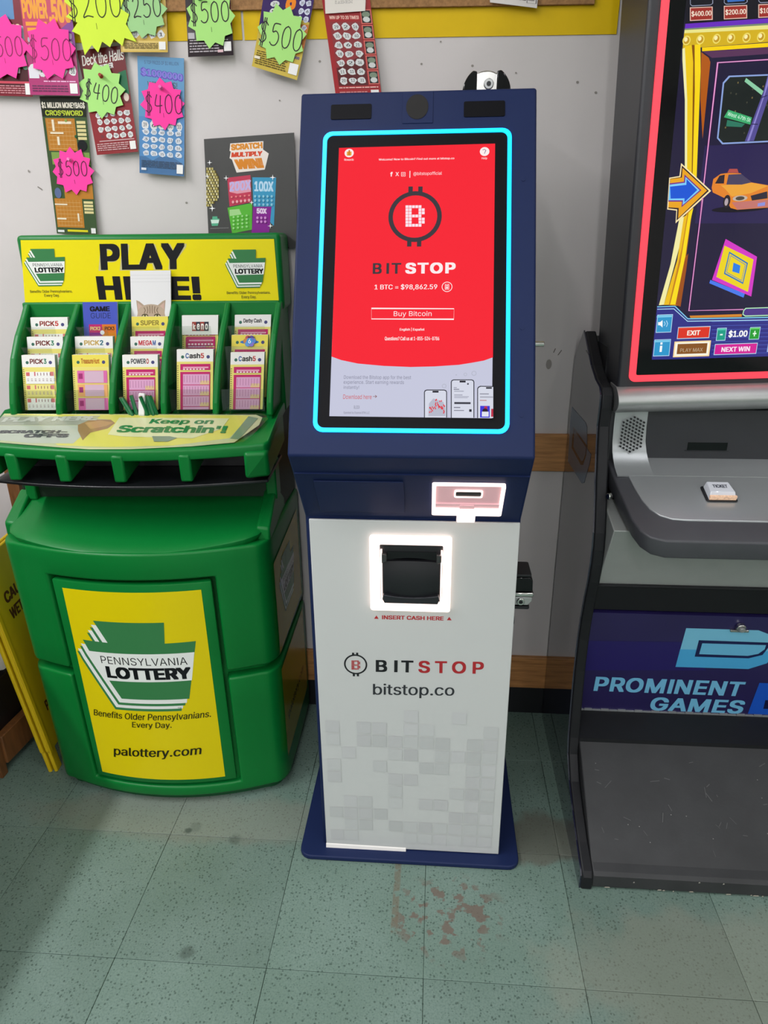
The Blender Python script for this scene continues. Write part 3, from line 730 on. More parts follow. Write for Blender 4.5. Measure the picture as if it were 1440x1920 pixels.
['P','c9cb9e',[[-48.2,146.3],[553.2,136.1],[568.7,124.4],[566.6,92.3],[525.5,23.9],[442.5,9.9],[325.3,0.5],[258.8,-3.4],[162.5,7.9],[32.7,27.1],[-9.5,38.6]]],
['P','e6dc6a',[[-38.6,144.5],[541.0,132.9],[512.3,40.3],[401.7,13.0],[267.0,8.0],[159.7,15.2],[147.2,26.4],[190.3,63.8],[229.8,119.1],[113.4,133.2]]],
['P','a9aa9c',[[-42.2,133.7],[201.3,127.5],[178.8,95.3],[-37.6,96.9]]],
['P','c5c8bc',[[-36.8,95.3],[175.2,93.7],[195.9,48.5],[189.6,21.7],[95.4,23.7],[-13.4,42.4]]],
['P','a8855a',[[172.5,95.3],[191.9,117.7],[236.8,117.4],[251.3,102.7],[242.7,80.6],[211.1,63.7],[205.5,33.4],[181.2,71.6]]],
['P','c49a66',[[184.4,103.2],[214.4,114.3],[247.4,104.3],[235.3,90.1],[206.1,77.7]]],
['P','e9e6b8',[[253.3,125.4],[496.8,120.1],[488.6,77.2],[435.5,39.4],[286.4,47.9],[251.0,55.7]]],
['P','7f9a7c',[[537.5,128.8],[560.0,120.4],[533.5,35.0],[514.9,37.3]]],
['Q', 'c9c9c0', 'PLAY HERE', [-2.3, 107.9], [205.9, 114.4], [-0.5, 127.5], 0.05],
['Q','4a4a50','SCRATCH-',[12.5,62.0],[160.3,61.0],[13.1,74.4],0.06],
['Q','4a4a50','OFFS',[73.2,44.8],[168.8,44.2],[73.7,60.0],0.06],
['Q', '2e8a4e', 'Keep on', [325.5, 94.1], [464.9, 91.5], [327.8, 118.2], 0.03],
['Q','2e8a4e',"Scratchin'!",[265.0,63.3],[500.6,58.6],[265.8,93.0],0.04],
['P','8a9a86',[[347.9,47.5],[384.7,47.2],[402.6,41.1],[386.2,26.3],[357.9,26.5]]],
],
'POSTER': [
['P','f0e6dc',[[61.7,186.9],[137.1,188.5],[135.7,172.0],[148.4,163.5],[138.1,131.5],[73.1,127.9],[63.8,154.7],[58.5,157.6],[61.9,170.9],[59.3,172.3]]],
['Q','e0902c','SCRATCH',[63.2,172.8],[135.0,174.4],[62.7,185.2],0.06],
['Q','d84a2a','MULTIPLY',[62.5,159.0],[133.0,159.4],[63.9,168.8],0.06],
['Q','e08a28','WIN!',[73.5,134.0],[137.4,135.0],[68.4,154.5],0.07],
['P','c8405a',[[50.9,118.1],[105.0,121.9],[104.8,65.8],[53.0,58.5]]],
['P','e8a0b0',[[55.0,108.6],[103.4,113.0],[104.6,87.5],[72.5,84.4],[55.5,88.5]]],
['Q','c8b8e8','200X',[54.7,89.2],[104.8,91.6],[55.9,109.3],0.04],
['P','3f9cc4',[[109.0,116.9],[163.9,114.5],[155.6,13.7],[108.8,57.9]]],
['Q','bfe0f4','100X',[112.4,87.9],[156.6,85.6],[113.3,109.0],0.04],
['R','8fd0e8',128.7,87.3,155.2,90.5],
['P','5cb83c',[[48.2,55.8],[106.3,63.9],[103.5,7.5],[56.2,0.4]]],
['P','a8d890',[[52.7,51.4],[75.6,52.3],[80.5,40.5],[52.7,37.9]]],
['P','8a2494',[[108.4,55.8],[151.3,54.8],[144.1,0.4],[102.4,0.3]]],
['Q','f0d8f4','50X',[116.0,41.4],[139.5,39.9],[116.4,52.7],0.05],
['P','5ab08c',[[11.5,38.6],[22.9,38.5],[23.0,33.9],[28.0,33.0],[22.9,18.1],[8.9,18.3],[6.3,32.3],[10.8,32.9]]],
['P','d8ece0',[[7.0,31.3],[27.2,31.2],[24.9,23.8],[8.6,23.7]]],
['R','e8e8e8',4.7,12.9,48.5,13.2],
['R','c8bc78',3.8,135.8,6.8,140.6],
['R','9a8a40',3.4,130.1,6.4,134.9],
['R','e8e0b0',3.0,124.3,6.0,129.1],
['R','6a5c28',2.6,118.6,5.6,123.4],
['R','c8bc78',2.2,112.8,5.2,117.6],
['R','9a8a40',1.8,107.0,4.8,111.8],
['R','e8e0b0',1.4,101.2,4.4,106.1],
['R','6a5c28',1.0,95.3,4.0,100.2],
['R','c8bc78',0.6,89.5,3.6,94.4],
['R','9a8a40',0.2,83.6,3.3,88.6],
['R','e8e0b0',-0.2,77.8,2.9,82.7],
['R','6a5c28',-0.6,71.9,2.5,76.8],
['R','c8bc78',-1.0,66.0,2.1,70.9],
['R','9a8a40',-1.4,60.0,1.7,65.0],
['R','6a5c28',7.1,135.7,10.0,140.5],
['R','c8bc78',6.7,129.9,9.6,134.7],
['R','9a8a40',6.3,124.2,9.3,129.0],
['R','e8e0b0',5.9,118.4,8.9,123.3],
['R','6a5c28',5.5,112.7,8.5,117.5],
['R','c8bc78',5.1,106.9,8.1,111.7],
['R','9a8a40',4.7,101.1,7.7,105.9],
['R','e8e0b0',4.3,95.2,7.3,100.1],
['R','6a5c28',3.9,89.4,6.9,94.3],
['R','c8bc78',3.5,83.5,6.5,88.5],
['R','9a8a40',3.1,77.7,6.2,82.6],
['R','e8e0b0',2.7,71.8,5.8,76.7],
['R','6a5c28',2.4,65.9,5.4,70.8],
['R','c8bc78',2.0,59.9,5.0,64.9],
['R','e8e0b0',10.3,135.5,13.3,140.3],
['R','6a5c28',9.9,129.8,12.9,134.6],
['R','c8bc78',9.5,124.1,12.5,128.9],
['R','9a8a40',9.2,118.3,12.1,123.1],
['R','e8e0b0',8.8,112.5,11.8,117.4],
['R','6a5c28',8.4,106.7,11.4,111.6],
['R','c8bc78',8.0,100.9,11.0,105.8],
['R','9a8a40',7.6,95.1,10.6,100.0],
['R','e8e0b0',7.2,89.3,10.2,94.2],
['R','6a5c28',6.8,83.4,9.8,88.3],
['R','c8bc78',6.4,77.5,9.5,82.5],
['R','9a8a40',6.1,71.6,9.1,76.6],
['R','e8e0b0',5.7,65.7,8.7,70.7],
['R','6a5c28',5.3,59.8,8.3,64.8],
['R','9a8a40',13.6,135.4,16.5,140.2],
['R','e8e0b0',13.2,129.7,16.2,134.5],
['R','6a5c28',12.8,123.9,15.8,128.8],
['R','c8bc78',12.4,118.2,15.4,123.0],
['R','9a8a40',12.1,112.4,15.0,117.3],
['R','e8e0b0',11.7,106.6,14.7,111.5],
['R','6a5c28',11.3,100.8,14.3,105.7],
['R','c8bc78',10.9,95.0,13.9,99.9],
['R','9a8a40',10.5,89.1,13.5,94.1],
['R','e8e0b0',10.1,83.3,13.1,88.2],
['R','6a5c28',9.8,77.4,12.8,82.4],
['R','c8bc78',9.4,71.5,12.4,76.5],
['R','9a8a40',9.0,65.6,12.0,70.6],
['R','e8e0b0',8.6,59.7,11.6,64.7],
['R','c8bc78',16.8,135.3,19.8,140.1],
['R','9a8a40',16.5,129.6,19.4,134.4],
['R','e8e0b0',16.1,123.8,19.0,128.7],
['R','6a5c28',15.7,118.1,18.7,122.9],
['R','c8bc78',15.3,112.3,18.3,117.1],
['R','9a8a40',15.0,106.5,17.9,111.4],
['R','e8e0b0',14.6,100.7,17.6,105.6],
['R','6a5c28',14.2,94.9,17.2,99.8],
['R','c8bc78',13.8,89.0,16.8,93.9],
['R','9a8a40',13.4,83.2,16.4,88.1],
['R','e8e0b0',13.1,77.3,16.0,82.2],
['R','6a5c28',12.7,71.4,15.7,76.4],
['R','c8bc78',12.3,65.5,15.3,70.5],
['R','c8bc78',19.7,129.4,22.7,134.3],
['R','9a8a40',19.3,123.7,22.3,128.5],
['R','e8e0b0',19.0,117.9,21.9,122.8],
['R','6a5c28',18.6,112.2,21.6,117.0],
['R','c8bc78',18.2,106.4,21.2,111.2],
['R','9a8a40',17.9,100.6,20.8,105.5],
['R','e8e0b0',17.5,94.8,20.5,99.6],
['R','6a5c28',17.1,88.9,20.1,93.8],
['R','c8bc78',16.7,83.1,19.7,88.0],
['R','9a8a40',16.4,77.2,19.3,82.1],
['R','e8e0b0',16.0,71.3,19.0,76.3],
['R','6a5c28',15.6,65.4,18.6,70.4],
['R','6a5c28',23.0,129.3,25.9,134.1],
['R','c8bc78',22.6,123.6,25.6,128.4],
['R','9a8a40',22.2,117.8,25.2,122.7],
['R','e8e0b0',21.9,112.1,24.8,116.9],
['R','6a5c28',21.5,106.3,24.5,111.1],
['R','c8bc78',21.1,100.5,24.1,105.3],
['R','9a8a40',20.8,94.6,23.7,99.5],
['R','e8e0b0',20.4,88.8,23.4,93.7],
['R','6a5c28',20.0,82.9,23.0,87.9],
['R','c8bc78',19.7,77.1,22.6,82.0],
['R','9a8a40',19.3,71.2,22.3,76.1],
['R','6a5c28',25.9,123.5,28.8,128.3],
['R','c8bc78',25.5,117.7,28.5,122.5],
['R','9a8a40',25.1,111.9,28.1,116.8],
['R','e8e0b0',24.8,106.1,27.7,111.0],
['R','6a5c28',24.4,100.3,27.4,105.2],
['R','c8bc78',24.1,94.5,27.0,99.4],
['R','9a8a40',23.7,88.7,26.7,93.6],
['R','e8e0b0',23.3,82.8,26.3,87.7],
['R','6a5c28',23.0,77.0,25.9,81.9],
['R','c8bc78',22.6,71.1,25.6,76.0],
['R','6a5c28',28.8,117.6,31.7,122.4],
['R','c8bc78',28.4,111.8,31.4,116.7],
['R','9a8a40',28.1,106.0,31.0,110.9],
['R','e8e0b0',27.7,100.2,30.7,105.1],
['R','6a5c28',27.3,94.4,30.3,99.3],
['R','c8bc78',27.0,88.6,29.9,93.5],
['R','9a8a40',26.6,82.7,29.6,87.6],
['R','e8e0b0',26.2,76.8,29.2,81.8],
['P','ffffff',[[12.9,155.6],[13.6,151.1],[18.6,150.1],[13.5,149.4],[12.2,145.0],[11.5,149.4],[6.5,150.5],[11.6,151.2]]],
['P','ffffff',[[5.6,127.8],[6.2,123.6],[10.9,122.6],[6.1,122.0],[4.9,117.9],[4.3,122.1],[-0.3,123.1],[4.4,123.7]]],
['P','ffffff',[[13.1,62.8],[14.0,56.8],[20.6,55.3],[13.9,54.4],[12.1,48.4],[11.2,54.4],[4.5,55.9],[11.3,56.8]]],
['P','ffffff',[[49.3,123.3],[50.1,118.4],[55.5,117.3],[50.0,116.5],[48.7,111.8],[47.9,116.6],[42.5,117.8],[48.0,118.5]]],
['P','ffffff',[[156.5,120.9],[157.4,115.8],[163.2,114.5],[157.4,113.7],[156.1,108.6],[155.1,113.8],[149.3,115.0],[155.1,115.9]]],
['P','ffffff',[[105.9,69.8],[106.6,65.6],[111.3,64.6],[106.6,63.9],[105.4,59.7],[104.7,64.0],[100.0,65.0],[104.8,65.7]]],
['P','ffffff',[[147.9,19.7],[148.9,14.7],[154.3,13.5],[148.8,12.7],[147.5,7.7],[146.6,12.7],[141.1,13.9],[146.7,14.7]]],
['E','f0a8b0',62.2,67.3,2.8,3.1],
['E','f08a8a',59.6,77.9,2.2,2.0],
['E','f0a8b0',71.6,67.9,2.9,3.1],
['E','f08a8a',69.8,78.4,2.2,1.9],
['E','f0a8b0',81.1,68.6,2.8,3.1],
['E','f08a8a',80.0,78.9,2.2,1.9],
['E','f0a8b0',90.5,69.3,2.8,3.0],
['E','f08a8a',90.2,79.3,2.2,2.0],
['E','f0a8b0',99.9,69.9,2.8,3.1],
['E','f08a8a',100.4,79.8,2.2,2.0],
['E','8fcce0',114.3,77.4,2.5,2.7],
['E','8fcce0',114.0,68.7,2.5,2.8],
['E','8fcce0',113.6,60.0,2.5,2.8],
['E','8fcce0',124.0,77.0,2.5,2.8],
['E','8fcce0',123.6,68.4,2.5,2.8],
['E','8fcce0',123.3,59.7,2.5,2.8],
['E','8fcce0',133.6,76.7,2.5,2.8],
['E','8fcce0',133.3,68.0,2.5,2.8],
['E','8fcce0',133.0,59.4,2.5,2.8],
['E','8fcce0',143.2,76.3,2.5,2.8],
['E','8fcce0',142.9,67.7,2.5,2.8],
['E','8fcce0',142.6,59.0,2.5,2.8],
['E','8fcce0',152.9,76.0,2.5,2.8],
['E','8fcce0',152.6,67.4,2.5,2.7],
['E','8fcce0',152.3,58.7,2.5,2.8],
['E','d890d8',118.0,32.1,2.8,2.9],
['E','d890d8',117.6,23.9,2.9,2.8],
['E','d890d8',127.1,31.8,2.8,2.9],
['E','d890d8',126.8,23.6,2.8,2.8],
['E','d890d8',136.2,31.5,2.8,2.9],
['E','d890d8',135.9,23.3,2.8,2.8],
['E','9fe088',62.1,35.4,2.5,2.3],
['E','9fe088',61.7,27.6,2.5,2.3],
['E','9fe088',61.2,19.7,2.6,2.3],
['E','9fe088',60.8,11.8,2.6,2.3],
['E','9fe088',72.4,36.2,2.5,2.3],
['E','9fe088',72.0,28.4,2.5,2.3],
['E','9fe088',71.6,20.5,2.5,2.3],
['E','9fe088',71.2,12.6,2.5,2.3],
['E','9fe088',82.7,37.0,2.5,2.3],
['E','9fe088',82.3,29.2,2.6,2.3],
['E','9fe088',81.9,21.3,2.6,2.3],
['E','9fe088',81.6,13.4,2.5,2.3],
['E','9fe088',93.0,37.8,2.5,2.3],
['E','9fe088',92.6,30.0,2.6,2.3],
['E','9fe088',92.3,22.1,2.5,2.3],
['E','9fe088',91.9,14.2,2.6,2.3],
],
}
# ------------------------------------------------------------------ materials
mat('wall_paint', 'cfcac7', 0.55, var=0.03, vscale=3.0, bump=0.05, bscale=300, col2='c3bdb9', c2scale=2.2, c2amt=0.45)
mat('ceiling_paint', 'dddbd6', 0.8, var=0.02)
mat('side_wall_paint', 'd2cfca', 0.7, var=0.03)
mat('vinyl_base', '15171a', 0.45, var=0.1)
mat('wood_trim', 'c48c52', 0.5, var=0.12, vscale=14, col2='80522a', c2scale=5, c2amt=0.7, stretch=(2, 8, 26))
mat('wood_brown', '7d5028', 0.55, var=0.1, vscale=14, col2='4f3016', c2scale=6, c2amt=0.6, stretch=(14, 14, 2))
mat('navy_metal', '19264c', 0.5, metal=0.0, spec=0.2, var=0.03, vscale=8, bump=0.06, bscale=900)
mat('white_metal', 'c6c9c6', 0.38, spec=0.4, bump=0.01, bscale=500)
mat('black_plastic', '141519', 0.4, var=0.08)
mat('black_gloss', '0a0a0d', 0.06, spec=0.35)
mat('bezel_black', '0c0c10', 0.5, spec=0.12)
mat('smoke_lens', '2b2a2b', 0.12, coat=0.5)
mat('chrome', 'c9c8c4', 0.18, metal=1.0)
mat('dark_chrome', '50535a', 0.28, metal=0.9)
mat('cyan_led', '0a3040', 0.4, emit='00b4ff', estr=2.2)
mat('pink_white_led', 'f4e0dc', 0.4, emit='ffe4da', estr=1.7)
mat('pink_led_plastic', 'd8b4b8', 0.35, emit='e8a8b0', estr=0.30)
mat('red_led', '501018', 0.35, emit='ff4050', estr=1.25)
mat('green_plastic', '05702c', 0.36, spec=0.28, var=0.04, vscale=6, bump=0.12, bscale=420, col2='087634', c2scale=3, c2amt=0.5)
mat('column_shade_green', '05260f', 0.6, var=0.05)  # near-black green: the shade under the tray is put into the colour
mat('green_dark', '0c4a26', 0.5, var=0.05, bump=0.1, bscale=420)
mat('yellow_sticker', 'e6d20a', 0.35, var=0.02, vscale=4)
mat('black_tray', '101114', 0.35, var=0.3, vscale=60)
mat('paper_white', 'e8e6e0', 0.7, var=0.02)
mat('paper_stack', 'd9d6cc', 0.75, var=0.08, vscale=400, stretch=(1, 60, 1))
mat('game_dark', '2e2f33', 0.42, var=0.05, bump=0.08, bscale=700)
mat('game_black', '16171a', 0.55, spec=0.35, var=0.08)
mat('game_trim', '45464a', 0.4, var=0.04, bump=0.08, bscale=800)
mat('silver_paint', 'b2b6b7', 0.32, metal=0.55, var=0.03, vscale=5)
mat('silver_bar', 'b4b6b4', 0.42, metal=0.7, var=0.03)
mat('grey_panel', 'a6aaa6', 0.45, metal=0.2, var=0.03)
mat('game_side_gloss', '1c1d30', 0.06, coat=0.6, spec=0.7)
mat('foot_rubber', '343536', 0.6, var=0.1, vscale=18, col2='2a2b2c', c2scale=11, c2amt=0.8, bump=0.1, bscale=150)
mat('sign_yellow', 'd9b80c', 0.5, var=0.06, vscale=9)
mat('cork', '9a7248', 0.9, var=0.25, vscale=160, bump=0.4, bscale=260)
mat('card_yellow', 'dcb804', 0.5, spec=0.2, var=0.02)
mat('pencil_green', '0f6a3a', 0.35, var=0.05)
mat('pencil_white', 'e4e4e0', 0.4)
mat('pin_red', 'a02818', 0.3); mat('pin_green', '0e7a4c', 0.3); mat('pin_pink', 'e86ab0', 0.3)
mat('plastic_bag', 'c4c4c0', 0.3, var=0.1)
mat('counter_laminate', '6e6862', 0.6, var=0.05)
mat('lamp_white', 'e6e6e2', 0.5)
mat('steel_dark', '3a3b3f', 0.35, metal=0.7)
for n_, c_ in (('burst_pink', 'ff3aa0'), ('burst_lime', 'd2ee3c'), ('burst_green', 'a9e27c'), ('burst_mint', '9fd08c')):
    mat(n_, c_, 0.75, var=0.015, vscale=20)
# floor: speckled green vinyl tile, worn and stained where the place is
def floor_material():
    m = bpy.data.materials.new('floor_vinyl'); m.use_nodes = True; nt = m.node_tree; N = nt.nodes; L = nt.links; b = N['Principled BSDF']
    g = N.new('ShaderNodeNewGeometry'); pos = g.outputs['Position']; oi = N.new('ShaderNodeObjectInfo')
    def mix(f, a, c, blend='MIX'):
        x = N.new('ShaderNodeMix'); x.data_type = 'RGBA'; x.blend_type = blend
        for sk, v in ((x.inputs[0], f), (x.inputs[6], a), (x.inputs[7], c)):
            if hasattr(v, 'links'): L.new(v, sk)
            else: sk.default_value = v if not isinstance(v, str) else (*lin(v), 1)
        return x.outputs[2]
    def noise(sc, det=3, vec=None):
        n = N.new('ShaderNodeTexNoise'); n.inputs['Scale'].default_value = sc; n.inputs['Detail'].default_value = det; L.new(vec or pos, n.inputs['Vector']); return n.outputs[0]
    def ramp(v, a, b_, lo=0.0, hi=1.0):
        r = N.new('ShaderNodeMapRange'); r.interpolation_type = 'SMOOTHSTEP'; L.new(v, r.inputs[0])
        for i, q in ((1, a), (2, b_), (3, lo), (4, hi)): r.inputs[i].default_value = q
        return r.outputs[0]
    def math_(op, a, c):
        x = N.new('ShaderNodeMath'); x.operation = op
        for sk, v in ((x.inputs[0], a), (x.inputs[1], c)):
            if hasattr(v, 'links'): L.new(v, sk)
            else: sk.default_value = v
        return x.outputs[0]
    col = mix(ramp(noise(5), .3, .7), '6a8175', '758b81')
    col = mix(ramp(noise(260, 2), .35, .75, 0, .5), col, '566e63')
    v = N.new('ShaderNodeTexVoronoi'); v.inputs['Scale'].default_value = 140; v.inputs['Randomness'].default_value = 1; L.new(pos, v.inputs['Vector'])
    sep = N.new('ShaderNodeSeparateColor'); L.new(v.outputs['Color'], sep.inputs[0])
    spk = math_('MULTIPLY', ramp(v.outputs['Distance'], .22, .36, 1, 0), ramp(sep.outputs[0], .44, .48))
    col = mix(math_('MULTIPLY', spk, .62), col, '2c4038')
    v2 = N.new('ShaderNodeTexVoronoi'); v2.inputs['Scale'].default_value = 250; L.new(pos, v2.inputs['Vector'])
    sp2 = N.new('ShaderNodeSeparateColor'); L.new(v2.outputs['Color'], sp2.inputs[0])
    col = mix(math_('MULTIPLY', math_('MULTIPLY', ramp(v2.outputs['Distance'], .2, .4, 1, 0), ramp(sp2.outputs[1], .7, .72)), .5), col, '3a5246')
    # wear in front of the game machine and around the stand
    sx = N.new('ShaderNodeSeparateXYZ'); L.new(pos, sx.inputs[0])
    def blob(cx, cy, rx, ry, edge=.6, sc=9.0, amp=.5):
        dx = math_('DIVIDE', math_('SUBTRACT', sx.outputs[0], cx), rx); dy = math_('DIVIDE', math_('SUBTRACT', sx.outputs[1], cy), ry)
        d = math_('SQRT', math_('ADD', math_('MULTIPLY', dx, dx), math_('MULTIPLY', dy, dy)), 0.0)
        d = math_('ADD', d, math_('MULTIPLY', math_('SUBTRACT', noise(sc, 5), .5), amp * 2))
        return ramp(d, edge, 1.0, 1, 0)
    col = mix(math_('MULTIPLY', blob(.62, .02, .45, .20), .45), col, '8a8a7a')
    col = mix(math_('MULTIPLY', blob(-.55, .36, .5, .09), .45), col, '7e7c70')
    col = mix(math_('MULTIPLY', blob(.27, .35, .10, .09, .7, 12, .5), .75), col, '5d5a50')
    # brown residue patches in front of the kiosk
    a = math_('MULTIPLY', blob(.045, .135, .14, .115, .55, 8, .25), ramp(noise(30, 3), .53, .58))
    col = mix(math_('MULTIPLY', a, .85), col, '6a5c52')
    st = math_('MULTIPLY', ramp(math_('ABSOLUTE', math_('ADD', sx.outputs[0], .062), 0.0), .005, .009, 1, 0), math_('MULTIPLY', ramp(sx.outputs[1], .085, .095), ramp(noise(45, 3), .4, .5)))
    col = mix(math_('MULTIPLY', st, .55), col, '6c5c4a')
    for cx, cy, r, f in ((-.57, .318, .012, .8), (-.47, .02, .02, .55), (-.45, .30, .02, .45), (-.555, .33, .02, .3)):
        col = mix(math_('MULTIPLY', blob(cx, cy, r, r, .4, 60, .4), f), col, '3a4640')
    # per-tile tone
    hv = N.new('ShaderNodeHueSaturation'); L.new(col, hv.inputs['Color']); L.new(ramp(oi.outputs['Random'], 0, 1, .93, 1.06), hv.inputs['Value'])
    L.new(hv.outputs[0], b.inputs['Base Color'])
    L.new(ramp(noise(7, 4), .3, .7, .42, .6), b.inputs['Roughness']); b.inputs['Specular IOR Level'].default_value = .35
    bp = N.new('ShaderNodeBump'); bp.inputs['Strength'].default_value = .06; bp.inputs['Distance'].default_value = .002; L.new(noise(90), bp.inputs['Height']); L.new(bp.outputs[0], b.inputs['Normal'])
    MATS['floor_vinyl'] = m
floor_material()
# ------------------------------------------------------------------ the setting
def struct(o): o['kind'] = 'structure'; return o
WY = 0.82
X0, X1, YF, ZC = -3.0, 3.4, -7.0, 2.75
floor = struct(MB().box(X0, X1, YF, WY, -0.06, -0.0035).build('floor', 'floor_vinyl'))
floor['label'] = 'speckled green vinyl tile floor with stains'
T = 0.3048
def tile_mesh(sx, sy):
    b = MB(); b.box(0.0004, sx - 0.0004, 0.0004, sy - 0.0004, -0.0035, 0.0); o = b.build('floor_tile', 'floor_vinyl', bevel=0.0007, seg=1, bang=80)
    return o
first = {}
for i in range(-6, 5):
    for j in range(-3, 3):
        sy = min(T, WY - j * T); key = round(sy, 3)
        if key not in first:
            o = tile_mesh(T, sy); first[key] = o.data
        else:
            o = bpy.data.objects.new('floor_tile', first[key]); C.objects.link(o)
        o.parent = floor; o.location = (i * T, j * T, 0)
wall = struct(MB().box(X0, X1, WY, WY + 0.08, -0.06, ZC).build('wall_back', 'wall_paint')); wall['label'] = 'off white painted wall behind the machines'
struct(MB().box(X0 - 0.08, X0, YF, WY + 0.08, -0.06, ZC).build('wall_left', 'side_wall_paint'))
struct(MB().box(X1, X1 + 0.08, YF, WY + 0.08, -0.06, ZC).build('wall_right', 'side_wall_paint'))
struct(MB().box(X0 - 0.08, X1 + 0.08, YF - 0.08, YF, -0.06, ZC).build('wall_front', 'side_wall_paint'))
struct(MB().box(X0 - 0.08, X1 + 0.08, YF - 0.08, WY + 0.08, ZC, ZC + 0.08).build('ceiling', 'ceiling_paint'))
struct(MB().box(X0, X1, WY - 0.006, WY, 0.0, 0.094).build('baseboard_back', 'vinyl_base', bevel=0.002))
for n_, z0, z1 in (('trim_1', 0.094, 0.197), ('trim_2', 0.758, 0.855)):
    o = struct(MB().box(X0, X1, WY - 0.014, WY, z0, z1).build(n_, 'wood_trim', bevel=0.002)); o['label'] = 'brown wooden board running along the wall'
k = Ink()   # scuffs and nail holes in the wall paint
for x, z, r in ((-.258, 1.671, .003), (.068, 1.655, .003), (-.04, 1.661, .0025), (-.583, 1.398, .003), (.29, 1.62, .003), (.33, 1.60, .003), (.16, 1.64, .002), (.0, 1.70, .002), (-.35, 1.60, .002)): k.E('8d8880', x, z, r, r * .8, 8)
k.L('6a655e', .002, [(.296, 1.050), (.304, 1.062)]); k.L('6a655e', .002, [(.285, 1.056), (.289, 1.066)]); k.E('9a958f', .276, 1.028, .007, .012, 12)
k.L('7d776f', .0025, [(-.935, 1.437), (-.926, 1.431)]); k.E('8f8a82', -.95, 1.47, .002, .003, 8)
o = k.build('scuff_marks', 'print_matte', plane_fn((0, WY, 0), (1, 0, 0), (0, 0, 1), (0, -1, 0)), wall); o['kind'] = 'stuff'
# ceiling lamps
for (tx, ty, tl, pw, which) in TUBES:
    t = thing('tube_lamp', (tx, ty, TUBE_Z), 'white ceiling tube lamp, %s' % which, 'lamp', group='ceiling tube lamps')
    MB().box(-.09, .09, -tl / 2 - .03, tl / 2 + .03, .045, ZC - TUBE_Z).build('housing', 'lamp_white', t, bevel=.01)
    for e in (-1, 1): MB().box(-.04, .04, e * (tl / 2 + .005), e * (tl / 2 + .03), .004, .05).build('socket', 'lamp_white', t, bevel=.004)
# ------------------------------------------------------------------ bitcoin kiosk
KX0, KX1 = -0.236, 0.164
KO = (-0.036, 0.45, 0.0)
kiosk = thing('cash_kiosk', KO, 'tall navy and white standing kiosk with slanted red screen and bright blue lit frame', 'kiosk')
Y0p, TOPY, TOPZ, RY, RZ_ = 0.288, 0.462, 1.551, 0.172, 0.988
prof = [(0.292, 0.012), (0.292, 0.831), (0.203, 0.949), (0.172, 0.988), (0.462, 1.551), (0.62, 1.551), (0.62, 0.012)]
# head and column as one folded sheet-metal shell
MB(KO).xprism(prof, KX0 - .002, KX1).build('body', 'navy_metal', kiosk, bevel=0.004, seg=2, bang=15)
MB(KO).zprism(rrect(-0.289, 0.255, 0.209, 0.66, 0.026), 0.0, 0.012).build('base_plate', 'navy_metal', kiosk, bevel=0.003)
SV = Vector((0, .29, .563)).normalized(); SN = Vector((0, -.563, .29)).normalized()
KS = Vector((KX0, RY, RZ_)) - Vector(KO)
sfn = plane_fn(KS, (1, 0, 0), SV, SN)
def slab(name, poly, h0, h1, m, parent=kiosk, fn=sfn, bevel=0.0):
    return MB().prism(poly, lambda x, y: fn(x, y, h0), lambda x, y: fn(x, y, h1)).build(name, m, parent, bevel=bevel)
ow = MB().ring(rrect(.0395, .0395, .3585, .5605, .016), rrect(.0465, .0465, .3515, .5535, .011), lambda x, y: sfn(x, y, 0), lambda x, y: sfn(x, y, .0035))
ow.build('light_frame', 'cyan_led', kiosk)
scr = slab('screen', rrect(.0465, .0465, .3515, .5535, .011), .0002, .0022, 'bezel_black')
im = Ink().spec(ART['KIOSK_SCREEN']); im.build('screen_image', 'kiosk_screen_light', sfn, scr, base=.0026, step=.00004); 
for x0, x1, y0, y1 in ((.051, .121, .584, .611), (.278, .347, .583, .611)):
    w_ = slab('sensor_window', rrect(x0, y0, x1, y1, .003), .0002, .0012, 'bezel_black')
cp = slab('camera_plate', rrect(.174, .574, .226, .6315, .001), .0002, .0012, 'navy_metal', bevel=.0004)
MB().prism([(.199 + .019 * math.cos(a * .2618), .603 + .0225 * math.sin(a * .2618)) for a in range(24)], lambda x, y: sfn(x, y, .0012), lambda x, y: sfn(x, y, .002)).build('lens', 'smoke_lens', cp)
for u, v in ((.378, .47), (.378, .215), (.378, .07)):
    MB().prism([(u + .003 * math.cos(a * .524), v + .003 * math.sin(a * .524)) for a in range(12)], lambda x, y: sfn(x, y, .0002), lambda x, y: sfn(x, y, .0008)).build('screw_cap', 'navy_metal', kiosk)
# inward-sloping lip below the screen
LV = Vector((0, -.085, .118)).normalized(); LN = Vector((0, -.118, -.085)).normalized()
lfn = plane_fn(Vector((KX0, .288, .831)) - Vector(KO), (1, 0, 0), LV, LN)
MB().prism([(0.002, .1435), (.398, .1435), (.398, .1455), (0.002, .1455)], lambda x, y: lfn(x, y, -.002), lambda x, y: lfn(x, y, .003)).build('seam_strip', 'navy_metal', kiosk)
slab('blank_cover', rrect(.031, .028, .187, .124, .002), .0005, .003, 'navy_metal', fn=lfn, bevel=.0008)
cr = MB().ring(rrect(.236, .026, .361, .122, .004), rrect(.2425, .038, .3545, .1195, .002), lambda x, y: lfn(x, y, .0), lambda x, y: lfn(x, y, .006)).build('card_reader', 'pink_white_led', kiosk)
slab('reader_plate', [(.2425, .064), (.3545, .064), (.3545, .1195), (.2425, .1195)], .001, .003, 'pink_led_plastic', cr, lfn)
slab('reader_ledge', [(.2425, .038), (.3545, .038), (.3545, .052), (.2425, .052)], .001, .009, 'pink_white_led', cr, lfn)
slab('reader_step', [(.2425, .052), (.3545, .052), (.3545, .064), (.2425, .064)], .001, .006, 'pink_led_plastic', cr, lfn)
slab('card_slot', rrect(.277, .086, .321, .102, .003), .003, .0038, 'black_plastic', cr, lfn)
